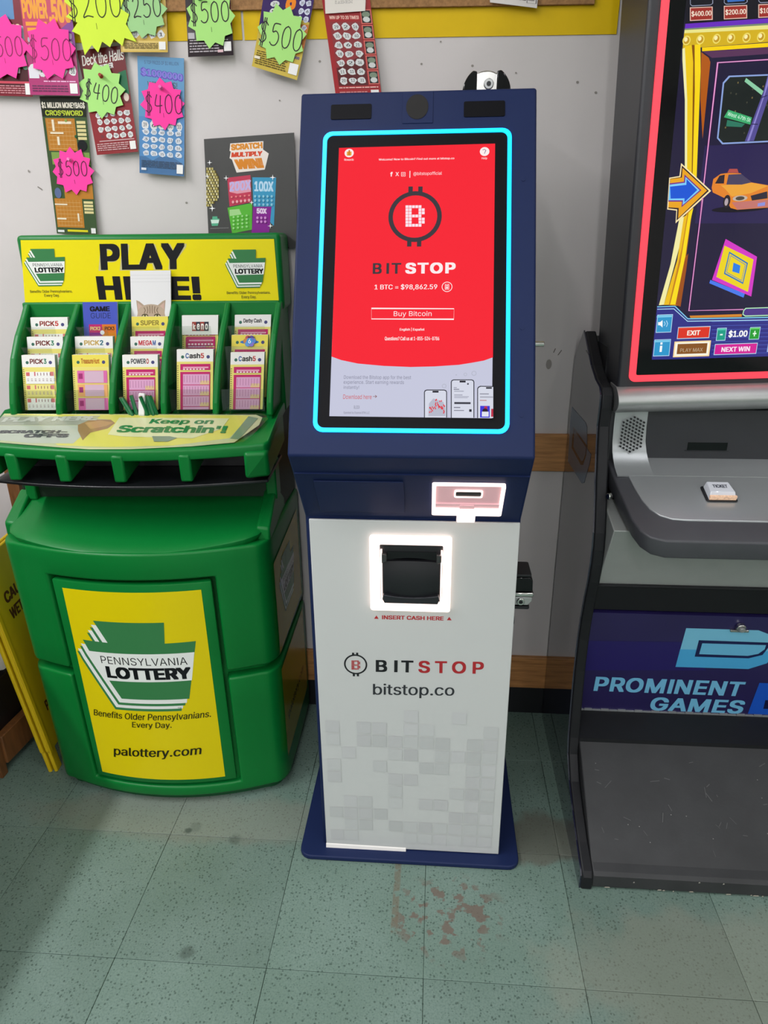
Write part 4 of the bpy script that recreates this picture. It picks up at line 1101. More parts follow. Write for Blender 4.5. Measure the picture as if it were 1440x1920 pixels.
MB().ring(rrect(.2745, .0835, .3235, .1045, .004), rrect(.277, .086, .321, .102, .003), lambda x, y: lfn(x, y, .003), lambda x, y: lfn(x, y, .0055)).build('slot_rim', 'pink_white_led', cr)
slab('finger_notch', rrect(.281, .016, .314, .046, .003), .009, .014, 'pink_white_led', cr, lfn)
slab('notch_face', rrect(.285, .046, .311, .062, .002), .006, .008, 'pink_led_plastic', cr, lfn)
# white front door
pfn = plane_fn(Vector((KX0, .285, 0)) - Vector(KO), (1, 0, 0), (0, 0, 1), (0, -1, 0))
door = slab('front_door', [(.006, .014), (.4005, .014), (.3985, .829), (.006, .829)], -.006, .0, 'white_metal', fn=pfn, bevel=.0015)
pr = Ink().spec(ART['KIOSK_PANEL'])
random.seed(11)
for i in range(11):
    for j in range(11):
        x0 = .018 + i * .0335; y1 = .402 - j * .0338
        a = random.random(); f = 0.25 if j == 0 else 0.6 if j in (1, 10) else 1.0
        if a < .38 or (random.random() > f and j == 0): continue
        t = 0.776 - f * (a ** 1.6) * .05
        pr.R('%02x%02x%02x+1' % tuple(int((t + d) * 255) for d in (0, .01, .004)), x0, y1 - .0295, x0 + .0295, y1)
pr.build('print', 'print_satin', pfn, door, base=.0003, step=.000015)
ba = MB().ring(rrect(.120, .643, .2745, .8005, .005), rrect(.139, .662, .2585, .784, .003), lambda x, y: pfn(x, y, 0), lambda x, y: pfn(x, y, .010)).build('bill_acceptor', 'pink_white_led', kiosk, bevel=.0015)
slab('bezel_well', [(.139, .662), (.2585, .662), (.2585, .784), (.139, .784)], .0004, .002, 'black_plastic', ba, pfn)
# moulded black mouth: curved front with a slot on top and a grey lip below
mo = MB()
def mouth(i, j):
    u = .146 + .1055 * i / 10; t = j / 8.0; v = .672 + .076 * t; bow = 1 - ((i - 5) / 5) ** 2
    return pfn(u, v + .004 * bow * (1 - 2 * t) * -1, .006 + .010 * bow * .5 + .006 * math.sin(math.pi * t))
mo.grid(mouth, 11, 9).build('mouthpiece', 'black_plastic', ba, smooth=True)
slab('bill_slot', [(.153, .752), (.246, .752), (.246, .768), (.153, .768)], .002, .004, 'black_gloss', ba, pfn)
MB().prism([(.144, .673)] + [(.146 + .1055 * i / 10, .676 - .005 * (1 - ((i - 5) / 5) ** 2) + .006) for i in range(11)] + [(.2535, .673), (.25, .664), (.148, .664)], lambda x, y: pfn(x, y, .006), lambda x, y: pfn(x, y, .017)).build('lower_lip', 'steel_dark', ba, bevel=.001)
for x0, x1 in ((.1435, .153), (.246, .2555)):
    slab('status_light', [(x0, .768), (x1, .766), (x1, .752), (x0, .748)], .008, .016, 'smoke_lens', ba, pfn, bevel=.001)
for x0, x1 in ((.1405, .1435), (.2545, .2575)):
    slab('light_strip', [(x0, .666), (x1, .666), (x1, .772), (x0, .772)], .002, .009, 'pink_white_led', ba, pfn)
# peeling strip along the bottom of the door
MB().prism([(.006, -.002), (.028, .004), (.046, -.003), (.19, -.002), (.19, .012), (.006, .014)], lambda x, y: pfn(x, y + .008, .0006), lambda x, y: pfn(x, y + .006, .0022 + .004 * (1 - y / .014))).build('peeling_film', 'paper_white', kiosk)
MB(KO).cyl((KX1 - .002, .27, 1.154), (1, 0, 0), .0045, .0045, .017, 14).build('hinge_pin', 'chrome', kiosk, bevel=.001)
MB(KO).cyl((KX1 - .001, .33, .600), (1, 0, 0), .012, .010, .006, 18).build('side_key_plug', 'dark_chrome', kiosk, bevel=.001)
# puck locks on hasps
lo_ = (KX1 + .001, .345, .66)
pl = thing('puck_lock', lo_, 'black and silver puck lock on the right side of the kiosk column', 'lock', group='puck locks on the kiosk')
MB(lo_).zprism(rrect(KX1 + .001, .325, KX1 + .033, .385, .004), .6985, .7035).build('hasp_plate', 'black_plastic', pl, bevel=.001)
MB(lo_).prism([(KX1 + .001, .666), (KX1 + .037, .666), (KX1 + .036, .690), (KX1 + .031, .6975), (KX1 + .001, .6975)], lambda x, z: (x, .325, z), lambda x, z: (x, .385, z)).build('shroud', 'black_gloss', pl, bevel=.002)
MB(lo_).box(KX1 + .001, KX1 + .039, .322, .385, .6555, .665).build('lock_band', 'chrome', pl, bevel=.0025)
MB(lo_).prism([(KX1 + .001, .654), (KX1 + .037, .654), (KX1 + .037, .646), (KX1 + .030, .636), (KX1 + .001, .636)], lambda x, z: (x, .325, z), lambda x, z: (x, .385, z)).build('lock_body', 'silver_bar', pl, bevel=.0015)
c_ = MB(lo_).cyl((KX1 + .015, .325, .6445), (0, -1, 0), .0085, .0075, .003, 20).build('keyway', 'chrome', pl, bevel=.0008)
MB(lo_).cyl((KX1 + .015, .3222, .6445), (0, -1, 0), .004, .004, .0006, 14).build('key_slot', 'black_plastic', c_)
MB(lo_).zprism(rrect(KX1 + .001, .325, KX1 + .033, .385, .004), .627, .633).build('hasp_plate', 'black_plastic', pl, bevel=.001)
lo_ = (.082, .52, 1.5515)
pl = thing('puck_lock', lo_, 'round silver puck lock between black guards on top of the kiosk', 'lock', group='puck locks on the kiosk')
def arc(cx, cz, r, a0, a1, n=12): return [(cx + r * math.cos(math.radians(a0 + (a1 - a0) * i / n)), cz + r * math.sin(math.radians(a0 + (a1 - a0) * i / n))) for i in range(n + 1)]
for s_, a0, a1 in ((-1, 180, 125), (1, 0, 55)):
    MB(lo_).prism([(lo_[0] + s_ * .017, 1.5515)] + arc(lo_[0], 1.5515, .042, a0, a1) + [(lo_[0] + s_ * .017, 1.5515 + .033)], lambda x, z: (x, .50, z), lambda x, z: (x, .55, z)).build('guard', 'black_gloss', pl, bevel=.002)
MB(lo_).prism(arc(lo_[0], 1.5515, .036, 0, 180, 24), lambda x, z: (x, .512, z), lambda x, z: (x, .54, z)).build('lock_body', 'chrome', pl, bevel=.002)
c_ = MB(lo_).cyl((lo_[0] + .004, .512, 1.567), (0, -1, 0), .009, .008, .003, 20).build('keyway', 'silver_bar', pl, bevel=.0008)
MB(lo_).cyl((lo_[0] + .004, .509, 1.567), (0, -1, 0), .004, .004, .0006, 14).build('key_slot', 'black_plastic', c_)
# ------------------------------------------------------------------ lottery play stand
stand = thing('lottery_stand', (-0.645, 0.60, 0.0), 'green plastic lottery play stand with yellow sign, slip pockets and sloped writing shelf', 'display stand', rz=math.radians(3.0))
CX, HW = -0.018, 0.302           # centre and half width of the cabinet
def yf(s, z): return -.20 - .03 * (z - .03) / .68 + .07 * (s / .3) ** 2
def path(z, n=28, inset=0.0, back=.185):
    """outline of the cabinet from back left round the bowed front to back right"""
    l, r = CX - HW + inset, CX + HW - inset; q = .040; yl, yr = yf(l + q, z) + inset, yf(r - q, z) + inset; el, er = yf(l, z) + .045, yf(r, z) + .045
    p = [(l, back), (l, .06), (l, el)]
    for a in (75, 60, 45, 30, 15):
        t = math.radians(a); p.append((l + q - q * math.sin(t), yl + (el - yl) * (1 - math.cos(t))))
    for i in range(n + 1):
        s = l + q + (r - l - 2 * q) * i / n; p.append((s, yf(s, z) + inset))
    for a in (15, 30, 45, 60, 75):
        t = math.radians(a); p.append((r - q + q * math.sin(t), yr + (er - yr) * (1 - math.cos(t))))
    return p + [(r, er), (r + .008, .06), (r + .013, back)]
DL, DR, DB, DT, G0, G1 = -.206, .169, .053, .640, .369, .391
def shell(name, zs, skipdoor):
    n = len(path(.1)); b = MB()
    def f(i, j): x, y = path(zs[j])[i]; return (x, y, zs[j])
    P = path(.3)
    def skip(i, j):
        xm = (P[i][0] + P[min(i + 1, n - 1)][0]) / 2; zm = (zs[j] + zs[j + 1]) / 2
        return P[i][1] < .05 and DL < xm < DR and DB < zm < DT
    b.grid(f, n, len(zs), skip)
    return b.build(name, 'green_plastic', stand, solid=.03, bevel=.006, seg=3, smooth=True, bang=50)
shell('upper_shell', [G1, .47, .56, DT, .675, .705], True)
shell('lower_shell', [.022, .04, DB, .12, .2, .3, G0], True)
MB().zprism(path(.3, inset=.026, back=.18), .02, .70).build('inner_cabinet', 'green_plastic', stand)
MB().zprism(path(.03, inset=.02, back=.17), .0, .022).build('plinth', 'green_dark', stand)
# door with yellow sticker
def dgrid(s0, s1, z0, z1, n, zs, dy):
    return MB().grid(lambda i, j: (s0 + (s1 - s0) * i / n, yf(s0 + (s1 - s0) * i / n, zs[j]) + dy, zs[j]), n + 1, len(zs))
sd = dgrid(-.1965, .1595, .0, 0, 16, [.0625, .2, .35, .5, .6305], .0015).build('door', 'green_plastic', stand, solid=.018, bevel=.004, seg=2, smooth=True, bang=50)
dfn = lambda x, z, h: Vector((x, yf(x, z) + .0015 - h, z))
si = Ink().P('e0cc08', [(-.172, .612), (.137, .612), (.133, .076), (-.180, .078)])
keystone(si, -.1705, .2887, .2815, .2465)
si.spec(ART['DOOR']); si.T('33330f', 'TM', .048, .298, .056, .302)
si.build('door_sticker', 'print_gloss', dfn, sd, base=.0006, step=.0001, cut=.012)
# sloping cabinet top: bowed front edge up to the column
def zedge(s): return .708 + .02 * ((s - CX) / .3) ** 2
def topf(i, j):
    l, r = CX - HW, CX + HW; s = l + (r - l) * i / 24; t = j / 6
    y0 = yf(s, .705) + .004 + (.036 * max(0, (abs(s - CX) - .257) / .040) ** 2); y1 = -.035
    y = y0 + (y1 - y0) * t; z = zedge(s) - (.004 if j == 0 else 0) + (.765 - zedge(s)) * t ** 1.15
    return (s, y, z)
tp = MB().grid(topf, 25, 7)
tp.build('cabinet_top', 'green_plastic', stand, solid=.02, bevel=.004, seg=2, smooth=True, bang=50)
rimL = MB()
for x0, x1 in ((CX - HW, CX - HW + .03), (CX + HW - .03, CX + HW)):
    y0 = yf(x0, .7) + .03
    rimL = MB().hexa([(x0, y0, .70), (x1, y0, .70), (x1, .10, .70), (x0, .10, .70), (x0, y0, .734), (x1, y0, .730), (x1, -.03, .786), (x0, -.03, .780)])
    rimL.build('top_rim', 'green_plastic', stand, bevel=.005)
MB().hexa([(CX - HW + .005, -.035, .70), (CX + HW - .005, -.035, .70), (CX + HW + .008, .185, .70), (CX - HW + .005, .185, .70), (CX - HW + .005, -.035, .95), (CX + HW - .005, -.035, .95), (CX + HW + .008, .185, .95), (CX - HW + .005, .185, .95)]).build('column', 'column_shade_green', stand, bevel=.01)
for x0, x1 in ((-.297, -.272), (.262, .287)):
    MB().box(x0, x1, -.05, .0, .76, .85).build('support_post', 'green_plastic', stand, bevel=.004)
# black tray under the shelf
def trayc(s): return -.197 + .035 * (s / .26) ** 2
tr = [(-.30, .03)] + [(-.30, trayc(.29) + .02)] + [(-.29 + .58 * i / 24, trayc(-.29 + .58 * i / 24)) for i in range(25)] + [(.29, trayc(.29) + .02), (.29, .03)]
MB().zprism(tr, .838, .845).build('ticket_tray', 'black_tray', stand, bevel=.002)
# writing shelf with bowed front lip and dividers below
def shf(s): return -.186 + .022 * (s / .28) ** 2
def shz(y): return .92 + (y + .18) * .30
pl_ = [(-.315, -.03)] + [(-.315, shf(-.3) + .01)] + [(-.31 + .60 * i / 24, shf(-.31 + .60 * i / 24)) for i in range(25)] + [(.297, shf(.29) + .012), (.300, -.03), (.300, .06), (-.315, .06)]
b = MB(); b.prism(pl_, lambda x, y: (x, y, shz(min(y, -.035)) - .024), lambda x, y: (x, y, shz(min(y, -.035))))
b.build('writing_shelf', 'green_plastic', stand, bevel=.006, seg=3, smooth=True, bang=30)
MB().box(-.285, .27, -.06, -.02, .846, .94).build('tray_back', 'black_plastic', stand)
for x, wd in ((-.243, .026), (-.131, .026), (-.013, .026), (.125, .026)):
    y0 = shf(x) - .003
    MB().hexa([(x - wd / 2, y0 + .004, .848), (x + wd / 2, y0 + .004, .848), (x + wd / 2, -.05, .872), (x - wd / 2, -.05, .872), (x - wd / 2, y0, .908), (x + wd / 2, y0, .908), (x + wd / 2, -.05, .94), (x - wd / 2, -.05, .94)]).build('tray_divider', 'green_plastic', stand, bevel=.005, seg=2)
for x0, x1, yy in ((.246, .296, -.176), (-.312, -.285, -.16)):
    MB().hexa([(x0, yy, .852), (x1, yy + .02, .852), (x1, .05, .872), (x0, .05, .872), (x0, yy, .91), (x1, yy, .91), (x1, .05, .945), (x0, .05, .945)]).build('tray_divider', 'green_plastic', stand, bevel=.008, seg=3)
shfn = plane_fn((-.3, -.18, .92), (1, 0, 0), Vector((0, .14, .042)).normalized(), Vector((0, -.042, .14)).normalized())
sp = Ink().spec(ART['SHELF']); sp.clip(-.012, .0, .6, .16); cover = sp.build('shelf_poster', 'print_gloss', shfn, stand, base=.0006, step=.0001)
cov = [(-.012, .138), (.565, .136), (.578, .128), (.583, .112), (.56, .045), (.545, .02), (.46, .008), (.32, .0), (.16, .004), (.0, .022), (-.012, .024)]
MB().prism(cov, lambda x, y: shfn(x, y, .0030), lambda x, y: shfn(x, y, .0045)).build('clear_cover', 'clear_plastic', stand)
# back panel, sign board, fins
MB().box(-.285, .300, .072, .19, .94, 1.19).build('back_panel', 'green_plastic', stand, bevel=.004)
hd = MB().box(-.276, .309, .082, .19, 1.168, 1.331).build('sign_board', 'green_plastic', stand, bevel=.010, seg=3)
sgn = Ink().P('eadb0c', [(-.264, 1.321), (.295, 1.318), (.297, 1.179), (-.282, 1.182)])
sg_l = Ink()
sgfn = lambda x, z, h: Vector((x, .0815 - h, z))
off = Ink(); off.spec(ART['SIGN'])
for c_, v_, f_ in off.f: sgn.add(c_, [(x - .3, y + 1.18) for x, y in v_], f_)
keystone(sgn, -.2655, 1.2243, .094, .0785); keystone(sgn, .183, 1.217, .0912, .080)
sgn.build('sign_print', 'print_gloss', sgfn, hd, base=.0004, step=.0001)
FX = [(-.290, -.272), (-.188, -.156), (-.070, -.040), (.047, .063), (.162, .184), (.282, .298)]
for xb, xt in FX:
    prof_ = [(-.046, .955), (-.046, .985), (-.036, 1.03), (-.018, 1.08), (.012, 1.125), (.046, 1.16), (.068, 1.186), (.09, 1.19), (.09, .955)]
    b = MB(); lx = lambda z: xb + (xt - xb) * (z - .955) / .235
    b.prism(prof_, lambda y, z: (lx(z) - .0075, y, z), lambda y, z: (lx(z) + .0075, y, z)).build('fin', 'green_plastic', stand, bevel=.005, seg=2)
for i in range(5):   # clear slip pockets
    a, b_ = FX[i][0] + .013, FX[i + 1][0] - .013
    pk = MB(); pk.box(a, b_, -.030, -.029, .962, 1.012); pk.box(a, b_, .004, .005, .965, 1.10); pk.box(a, b_, .036, .037, .97, 1.14); pk.box(a, a + .0012, -.03, .05, .962, 1.02)
    pk.build('clear_pocket', 'clear_plastic', stand)
# right side stickers; the shade of that side is put into their yellow
sfn2 = lambda y, z, h: Vector((CX + HW + h + (.008 * (y + .13) / .19 if y < .06 else .008 + .005 * (y - .06) / .125) + .0008, y, z))
s2 = Ink().P('a8980c', [(-.14, .64), (.15, .66), (.15, .41), (-.14, .405)]); keystone(s2, -.10, .47, .18, .15)
s2.build('side_sticker', 'print_gloss', sfn2, stand, base=.0006, cut=.02)
s2 = Ink().P('a8980c', [(-.14, .36), (.15, .365), (.15, .10), (-.14, .10)]); s2.T('33330f', 'palottery.com', -.10, .18, .11, .21, .01)
s2.build('side_sticker', 'print_gloss', sfn2, stand, base=.0006, cut=.02)
# ---- slips and leaflets in the pockets
def slip_art(k, W, H, style, title):
    """printed play slip, drawn from its top edge down"""
    k.R('e9e7e0', 0, 0, W, H); y = H
    hd_c = {'white': 'ebe9e4', 'yellow': 'e8d85a', 'white2': 'ebe9e4'}[style[0]]
    k.R(hd_c, 0, H - .026, W, H)
    for i, (tx, tcol) in enumerate(title):
        n = len(title); x0 = W * .24; x1 = W * .76
        a = x0 + (x1 - x0) * sum(len(t[0]) for t in title[:i]) / sum(len(t[0]) for t in title); c = x0 + (x1 - x0) * sum(len(t[0]) for t in title[:i + 1]) / sum(len(t[0]) for t in title)
        k.T(tcol, tx, a, H - .019, c - .001, H - .008, .03)
    if style[1] != 'none': k.E('3a6a5a', W * .16, H - .016, .0035, .0035, 12); k.E('4a4a7a', W * .86, H - .016, .0038, .0038, 12)
    k.R('e6da78', 0, 0, W, H - .026)
    if style[1] == 'ticks':
        for i in range(28): k.R('30302a', .001, H - .032 - i * .0042, .004, H - .0305 - i * .0042)
        for r in range(3):
            y1 = H - .036 - r * .029; k.R('ecebe6' if r % 2 == 0 else 'e8dc86', .007, y1 - .026, W - .003, y1); k.R('d06a6a', .008, y1 - .009, .016, y1 - .001); k.R('cf7078', .026, y1 - .009, .029, y1); k.R('d07a78', W - .012, y1 - .009, W - .004, y1)
            for q in range(5): k.R('8a5a60', .033 + q * .007, y1 - .008, .0345 + q * .007, y1 - .002)
            for q in range(8): k.R('b9a8a8', .010 + q * .0085, y1 - .020, .0135 + q * .0085, y1 - .018); k.R('b9a8a8', .010 + q * .0085, y1 - .016, .0135 + q * .0085, y1 - .0145)
    else:
        for i in range(24): k.R('50502e', .001, H - .036 - i * .0046, .0038, H - .0345 - i * .0046)
        mg = 'c02468'
        if style[1] == 'treasure':
            for r in range(3):
                y1 = H - .034 - r * .03; k.R('d86aa8' if r != 1 else 'e8a86a', .010, y1 - .027, W - .004, y1); k.R('d0b0c4', .026, y1 - .026, W - .012, y1 - .001); k.R('a03070', .013, y1 - .018, .022, y1 - .006)
        else:
            k.R(mg, .008, H - .044, W - .006, H - .031); k.R('e8a8c0', .014, H - .040, W - .010, H - .037)
            for q in range(7): k.R('f4e4ea', .014 + q * .0072, H - .0435, .0185 + q * .0072, H - .041)
            k.R(mg, .008, 0, W - .006, H - .048)
            for r in range(4):
                y1 = H - .053 - r * .024; k.R('dba4c8', .014, max(0.0005, y1 - .0225), W - .008, max(.001, y1))
                if y1 - .022 > 0: k.R('e0c090', W - .028, y1 - .0225, W - .008, y1 - .014)
                for q in range(9):
                    if y1 - .018 > 0: k.R('b87aa0', .016 + q * .0062, y1 - .018, .0172 + q * .0062, y1 - .003)
    return k
SK = .10   # the fins and everything between them lean a little to the right
def slips(x0, x1, y, z0, z1, lean, thick, style, title, label, grp='play slip stacks in the stand pockets', name='play_slip_stack', cat='play slips', rot=0.0):
    W = x1 - x0; H = z1 - z0; loc = Matrix.Rotation(math.radians(3.0), 4, 'Z') @ Vector(((x0 + x1) / 2, y, z0)) + Vector((-0.645, 0.60, 0))
    t = thing(name, loc, label, cat, rz=math.radians(3.0), group=grp); t.rotation_euler = (-lean, rot, math.radians(3.0))
    MB().hexa([(-W / 2, 0, 0), (W / 2, 0, 0), (W / 2, thick, 0), (-W / 2, thick, 0), (-W / 2 + SK * H, 0, H), (W / 2 + SK * H, 0, H), (W / 2 + SK * H, thick, H), (-W / 2 + SK * H, thick, H)]).build('paper_block', 'paper_stack', t)
    return t, W, H
def slip_front(t, W, H, k, m='print_matte'): k.build('printed_face', m, lambda x, z, h: Vector((x - W / 2 + SK * z, -h, z)), t, base=.0003, step=.00003)
P5 = [('PICK', '8a2a22'), ('5', 'c02a20')]; P3 = [('PICK', '6a2420'), ('3', '2a7a5a')]
fr = [(-.272, -.1985, 1.087, ('white', 'ticks'), P3, 'front stack of white and yellow play slips in the leftmost pocket'),
      (-.160, -.0795, 1.087, ('yellow', 'treasure'), [('Treasure', 'a8541c'), ('Hunt', 'b8641c')], 'front stack of yellow headed play slips with brown lettering in second pocket'),
      (-.049, .029, 1.086, ('white', 'pink'), [('POWER', '3a3a42'), ('O', 'b02a2a')], 'front stack of pink grid play slips behind the green pencils'),
      (.071, .151, 1.097, ('white', 'pink'), [('C', '2a5a9a'), ('ash', '2a2a2a'), ('5', 'c03a3a')], 'tall front stack of pink grid play slips below the red boxed lettering in fourth pocket'),
      (.189, .263, 1.090, ('white', 'pink'), [('C', '2a5a9a'), ('ash', '2a2a2a'), ('5', 'c03a3a')], 'front stack of pink grid play slips in the rightmost pocket')]
for x0, x1, z1, st, ti, lb in fr:
    t, W, H = slips(x0, x1, -.024, .966, z1, .06, .012, st, ti, lb); slip_front(t, W, H, slip_art(Ink(), W, H, st, ti))
md = [(-.2745, -.1935, 1.121, ('white', 'ticks'), P3, 'middle stack of white topped play slips in the leftmost pocket'),
      (-.1665, -.0815, 1.121, ('white', 'ticks'), [('PICK', 'c0a050'), ('2', '2a6a7a')], 'middle stack of white topped play slips in front of the blue booklet'),
      (-.042, .034, 1.120, ('white', 'pink'), [('MEGA', 'c02a3a'), ('M', '3a5a9a')], 'middle stack of white and pink play slips below the cat leaflet'),
      (.184, .265, 1.122, ('yellow', 'pink'), [('6', '3a7ac0')], 'middle stack of yellow headed play slips with a blue flower badge')]
for x0, x1, z1, st, ti, lb in md:
    t, W, H = slips(x0, x1, .014, .985, z1, .06, .011, st, ti, lb); k = slip_art(Ink(), W, H, st, ti)
    if ti[0][0] == '6':
        for q in range(6): a = q * 1.047; k.E(['5a8ad0', '7a6ac0', 'c05a6a', 'd08a4a', '6aa0d8', '8a7ad0'][q], W / 2 + .008 * math.cos(a), H - .013 + .007 * math.sin(a), .006, .006, 14)
        k.E('4a9ad8', W / 2, H - .013, .007, .007, 16); k.T('ffffff', '6', W / 2 - .003, H - .018, W / 2 + .003, H - .008, .02); k.T('20202a', 'MATCH', W / 2 - .004, H - .006, W / 2 + .012, H - .003, .03)
    slip_front(t, W, H, k)
bk = [(-.273, -.189, 1.160, ('white', 'ticks'), P5, 'back stack of white topped play slips in the leftmost pocket'),
      (-.044, .038, 1.160, ('yellow', 'pink'), [('SUPER', '8a7a30')], 'back stack of yellow headed play slips directly under the cat leaflet'),
      (.070, .151, 1.162, ('white', 'pink'), [('keno', '2a2a30')], 'back stack of white play slips with red boxed lettering in fourth pocket'),
      (.188, .269, 1.162, ('white', 'pink'), [('Derby Cash', '2a2a30')], 'back stack of white and pink play slips in the rightmost pocket')]
for x0, x1, z1, st, ti, lb in bk:
    t, W, H = slips(x0, x1, .043, 1.02, z1, .05, .010, st, ti, lb); k = Ink()
    slip_art(k, W, H, st, [(' ', 'ebe9e4')] if ti[0][0] == 'keno' else ti)
    if ti[0][0] == 'keno':
        k.R('ebe9e4', 0, H - .042, W, H)
        for q, ch in enumerate('keno'):
            k.R('9a3a30' if q % 2 == 0 else '2c2a38', W * .28 + q * .0092, H - .034, W * .28 + q * .0092 + .0098, H - .014); k.T('f0ece4', ch, W * .28 + q * .0092 + .0018, H - .031, W * .28 + q * .0092 + .008, H - .018, .03)
        k.R('c02468', .010, H - .066, W - .006, H - .046); k.R('e8a8c0', .016, H - .056, W - .010, H - .053)
        for q in range(8): k.R('f4e4ea', .014 + q * .0074, H - .0645, .0185 + q * .0074, H - .061)
        k.R('c02468', .010, H - .092, W - .006, H - .070)
    slip_front(t, W, H, k)
# blue game guide booklet
t, W, H = slips(-.157, -.079, .052, 1.02, 1.191, .05, .005, None, None, 'blue booklet with black lettering standing in the second pocket', grp=None, name='guide_booklet', cat='booklet')
k = Ink().R('4a58b8', 0, 0, W, H); k.T('141420', 'GAME', W * .2, H - .020, W * .78, H - .009, .05); k.T('2c3458', 'GUIDE', W * .22, H - .035, W * .8, H - .023, 0)
k.R('c02a6a', .012, H - .066, .042, H - .048); k.R('d8762a', .042, H - .066, .074, H - .048); k.T('f0d080', 'PICK2', .015, H - .061, .038, H - .053, .03); k.T('3a3020', 'PICK3', .048, H - .061, .070, H - .053, .03)
k.R('8a2a8a', .012, H - .09, .042, H - .066); k.R('d8862a', .042, H - .09, .074, H - .066); k.E('eef0f4', .042, H - .066, .005, .005, 14)
slip_front(t, W, H, k, 'print_gloss')
# cat leaflet
t, W, H = slips(-.049, .041, .0605, 1.03, 1.256, .04, .004, None, None, 'tall white leaflet printed with a peeking tabby cat', grp=None, name='cat_leaflet', cat='leaflet')
k = Ink().R('e4e3e2', 0, 0, W, H)
for q in range(3): k.R('d4d3d2', 0, H - .010 - q * .007, W, H - .0092 - q * .007)
c0 = W * .5; b0 = H - .092
k.P('b09a84', [(c0 - .030, b0 - .002), (c0 - .033, b0 + .030), (c0 - .026, b0 + .027), (c0 - .012, b0 + .016)]); k.P('c8a898', [(c0 - .029, b0 + .002), (c0 - .0305, b0 + .025), (c0 - .016, b0 + .014)])
k.P('b09a84', [(c0 + .030, b0 - .002), (c0 + .033, b0 + .030), (c0 + .026, b0 + .027), (c0 + .012, b0 + .016)]); k.P('c8a898', [(c0 + .029, b0 + .002), (c0 + .0305, b0 + .025), (c0 + .016, b0 + .014)])
k.P('b7a38c', [(c0 - .034, b0 - .012)] + [(c0 + .031 * math.cos(math.pi * (1 - i / 14)), b0 + .022 * math.sin(math.pi * (1 - i / 14)) ** .8 - .001) for i in range(15)] + [(c0 + .034, b0 - .012)])
for dx in (-.016, -.009, -.003, .003, .009, .016): k.L('7a6652', .0016, [(c0 + dx, b0 + .019 - abs(dx) * .3), (c0 + dx * .8, b0 + .008), (c0 + dx * 1.0, b0 + .001)])
for s_ in (-1, 1): k.E('4a4030', c0 + s_ * .014, b0 - .004, .0075, .0045, 16); k.E('c8c08a', c0 + s_ * .014, b0 - .0055, .006, .0038, 16); k.E('141210', c0 + s_ * .014, b0 - .005, .002, .0035, 12)
slip_front(t, W, H, k)
# short pencils standing in the shelf hole
rs = random.Random(5)
def to_w(x, y, z): return Matrix.Rotation(math.radians(3.0), 4, 'Z') @ Vector((x, y, z)) + Vector((-0.645, 0.60, 0))
hexp = [(.0042 * math.cos(a * math.pi / 3), .0042 * math.sin(a * math.pi / 3)) for a in range(6)]
pm = None
ORD = ['leaning furthest left', 'second from the left, leaning', 'just left of the white pen', 'just right of the white pen', 'second to the right of the white pen', 'third to the right of the white pen', 'furthest right', 'lowest, close behind the white pen']
for i, (x, dx, ln) in enumerate(((-.026, -.55, .042), (-.020, -.45, .038), (-.012, -.1, .030), (.010, .0, .034), (.018, .05, .036), (.026, .10, .039), (.033, .12, .041), (.014, .02, .028))):
    t = thing('pencil', to_w(x, -.046 - .003 * (i % 2), .958), 'short green pencil in the stand shelf, ' + ORD[i], 'pencil', group='short green pencils in the lottery stand')
    t.rotation_euler = (-.25, dx, .3 * i)
    if pm is None:
        a = MB().zprism(hexp, 0, .045).build('barrel', 'pencil_green', t); b = MB().cyl((0, 0, .045), (0, 0, 1), .0034, .0033, .001, 10).build('end_cap', 'wood_brown', t); pm = (a.data, b.data)
    else: link('barrel', pm[0], t); link('end_cap', pm[1], t)
t = thing('marker_pen', to_w(.000, -.050, .958), 'white plastic pen standing among the green pencils', 'pen'); t.rotation_euler = (-.12, .10, 0)
MB().prism(rrect(-.007, 0, .007, .050, .003), lambda x, z: (x, -.004, z), lambda x, z: (x, .004, z)).build('body', 'pencil_white', t, bevel=.0015)
MB().cyl((0, -.0041, .043), (0, -1, 0), .0018, .0018, .0005, 12).build('hole', 'black_plastic', t)
# ------------------------------------------------------------------ game machine
GO = (0.645, 0.52, 0.0)
GL, GR = 0.333, 0.957
game = thing('game_machine', GO, 'black arcade game machine with tall lit screen, red light frame and silver button deck', 'game machine')
side = [(.800, .0), (.800, 1.05), (.722, 1.12), (.68, 1.096), (.616, 1.06), (.56, 1.040), (.518, 1.033), (.503, 1.020), (.502, .995), (.505, .955), (.490, .90), (.474, .85), (.452, .79), (.439, .746), (.434, .71), (.436, .674), (.443, .63), (.456, .587), (.470, .52), (.476, .466), (.477, .38), (.471, .295), (.461, .205), (.450, .165), (.407, .122), (.345, .092), (.284, .066), (.225, .046), (.217, .035), (.217, .0)]
for x0, x1, nm in ((GL, GL + .003, 'l'), (GR - .003, GR, 'r')):
    ins = [(y + (.004 if y < .79 else 0), z) for y, z in side]
    sp_ = MB(GO).xprism(ins, x0, x1).build('side_panel', 'game_side_gloss', game)
    if nm == 'l':
        gi = Ink().spec(ART['GAME_SIDE']); gi.build('side_logo', 'print_gloss', lambda y, z, h: Vector((GL - h, .8 - y, z)) - Vector(GO), sp_)
    a, b_ = (x0 + .003, x0 + .027) if nm == 'l' else (x0 - .024, x0)
    MB(GO).xprism(side, a, b_).build('side_frame', 'game_black', game, bevel=.004, seg=2, bang=60)
IL, IR = GL + .027, GR - .027
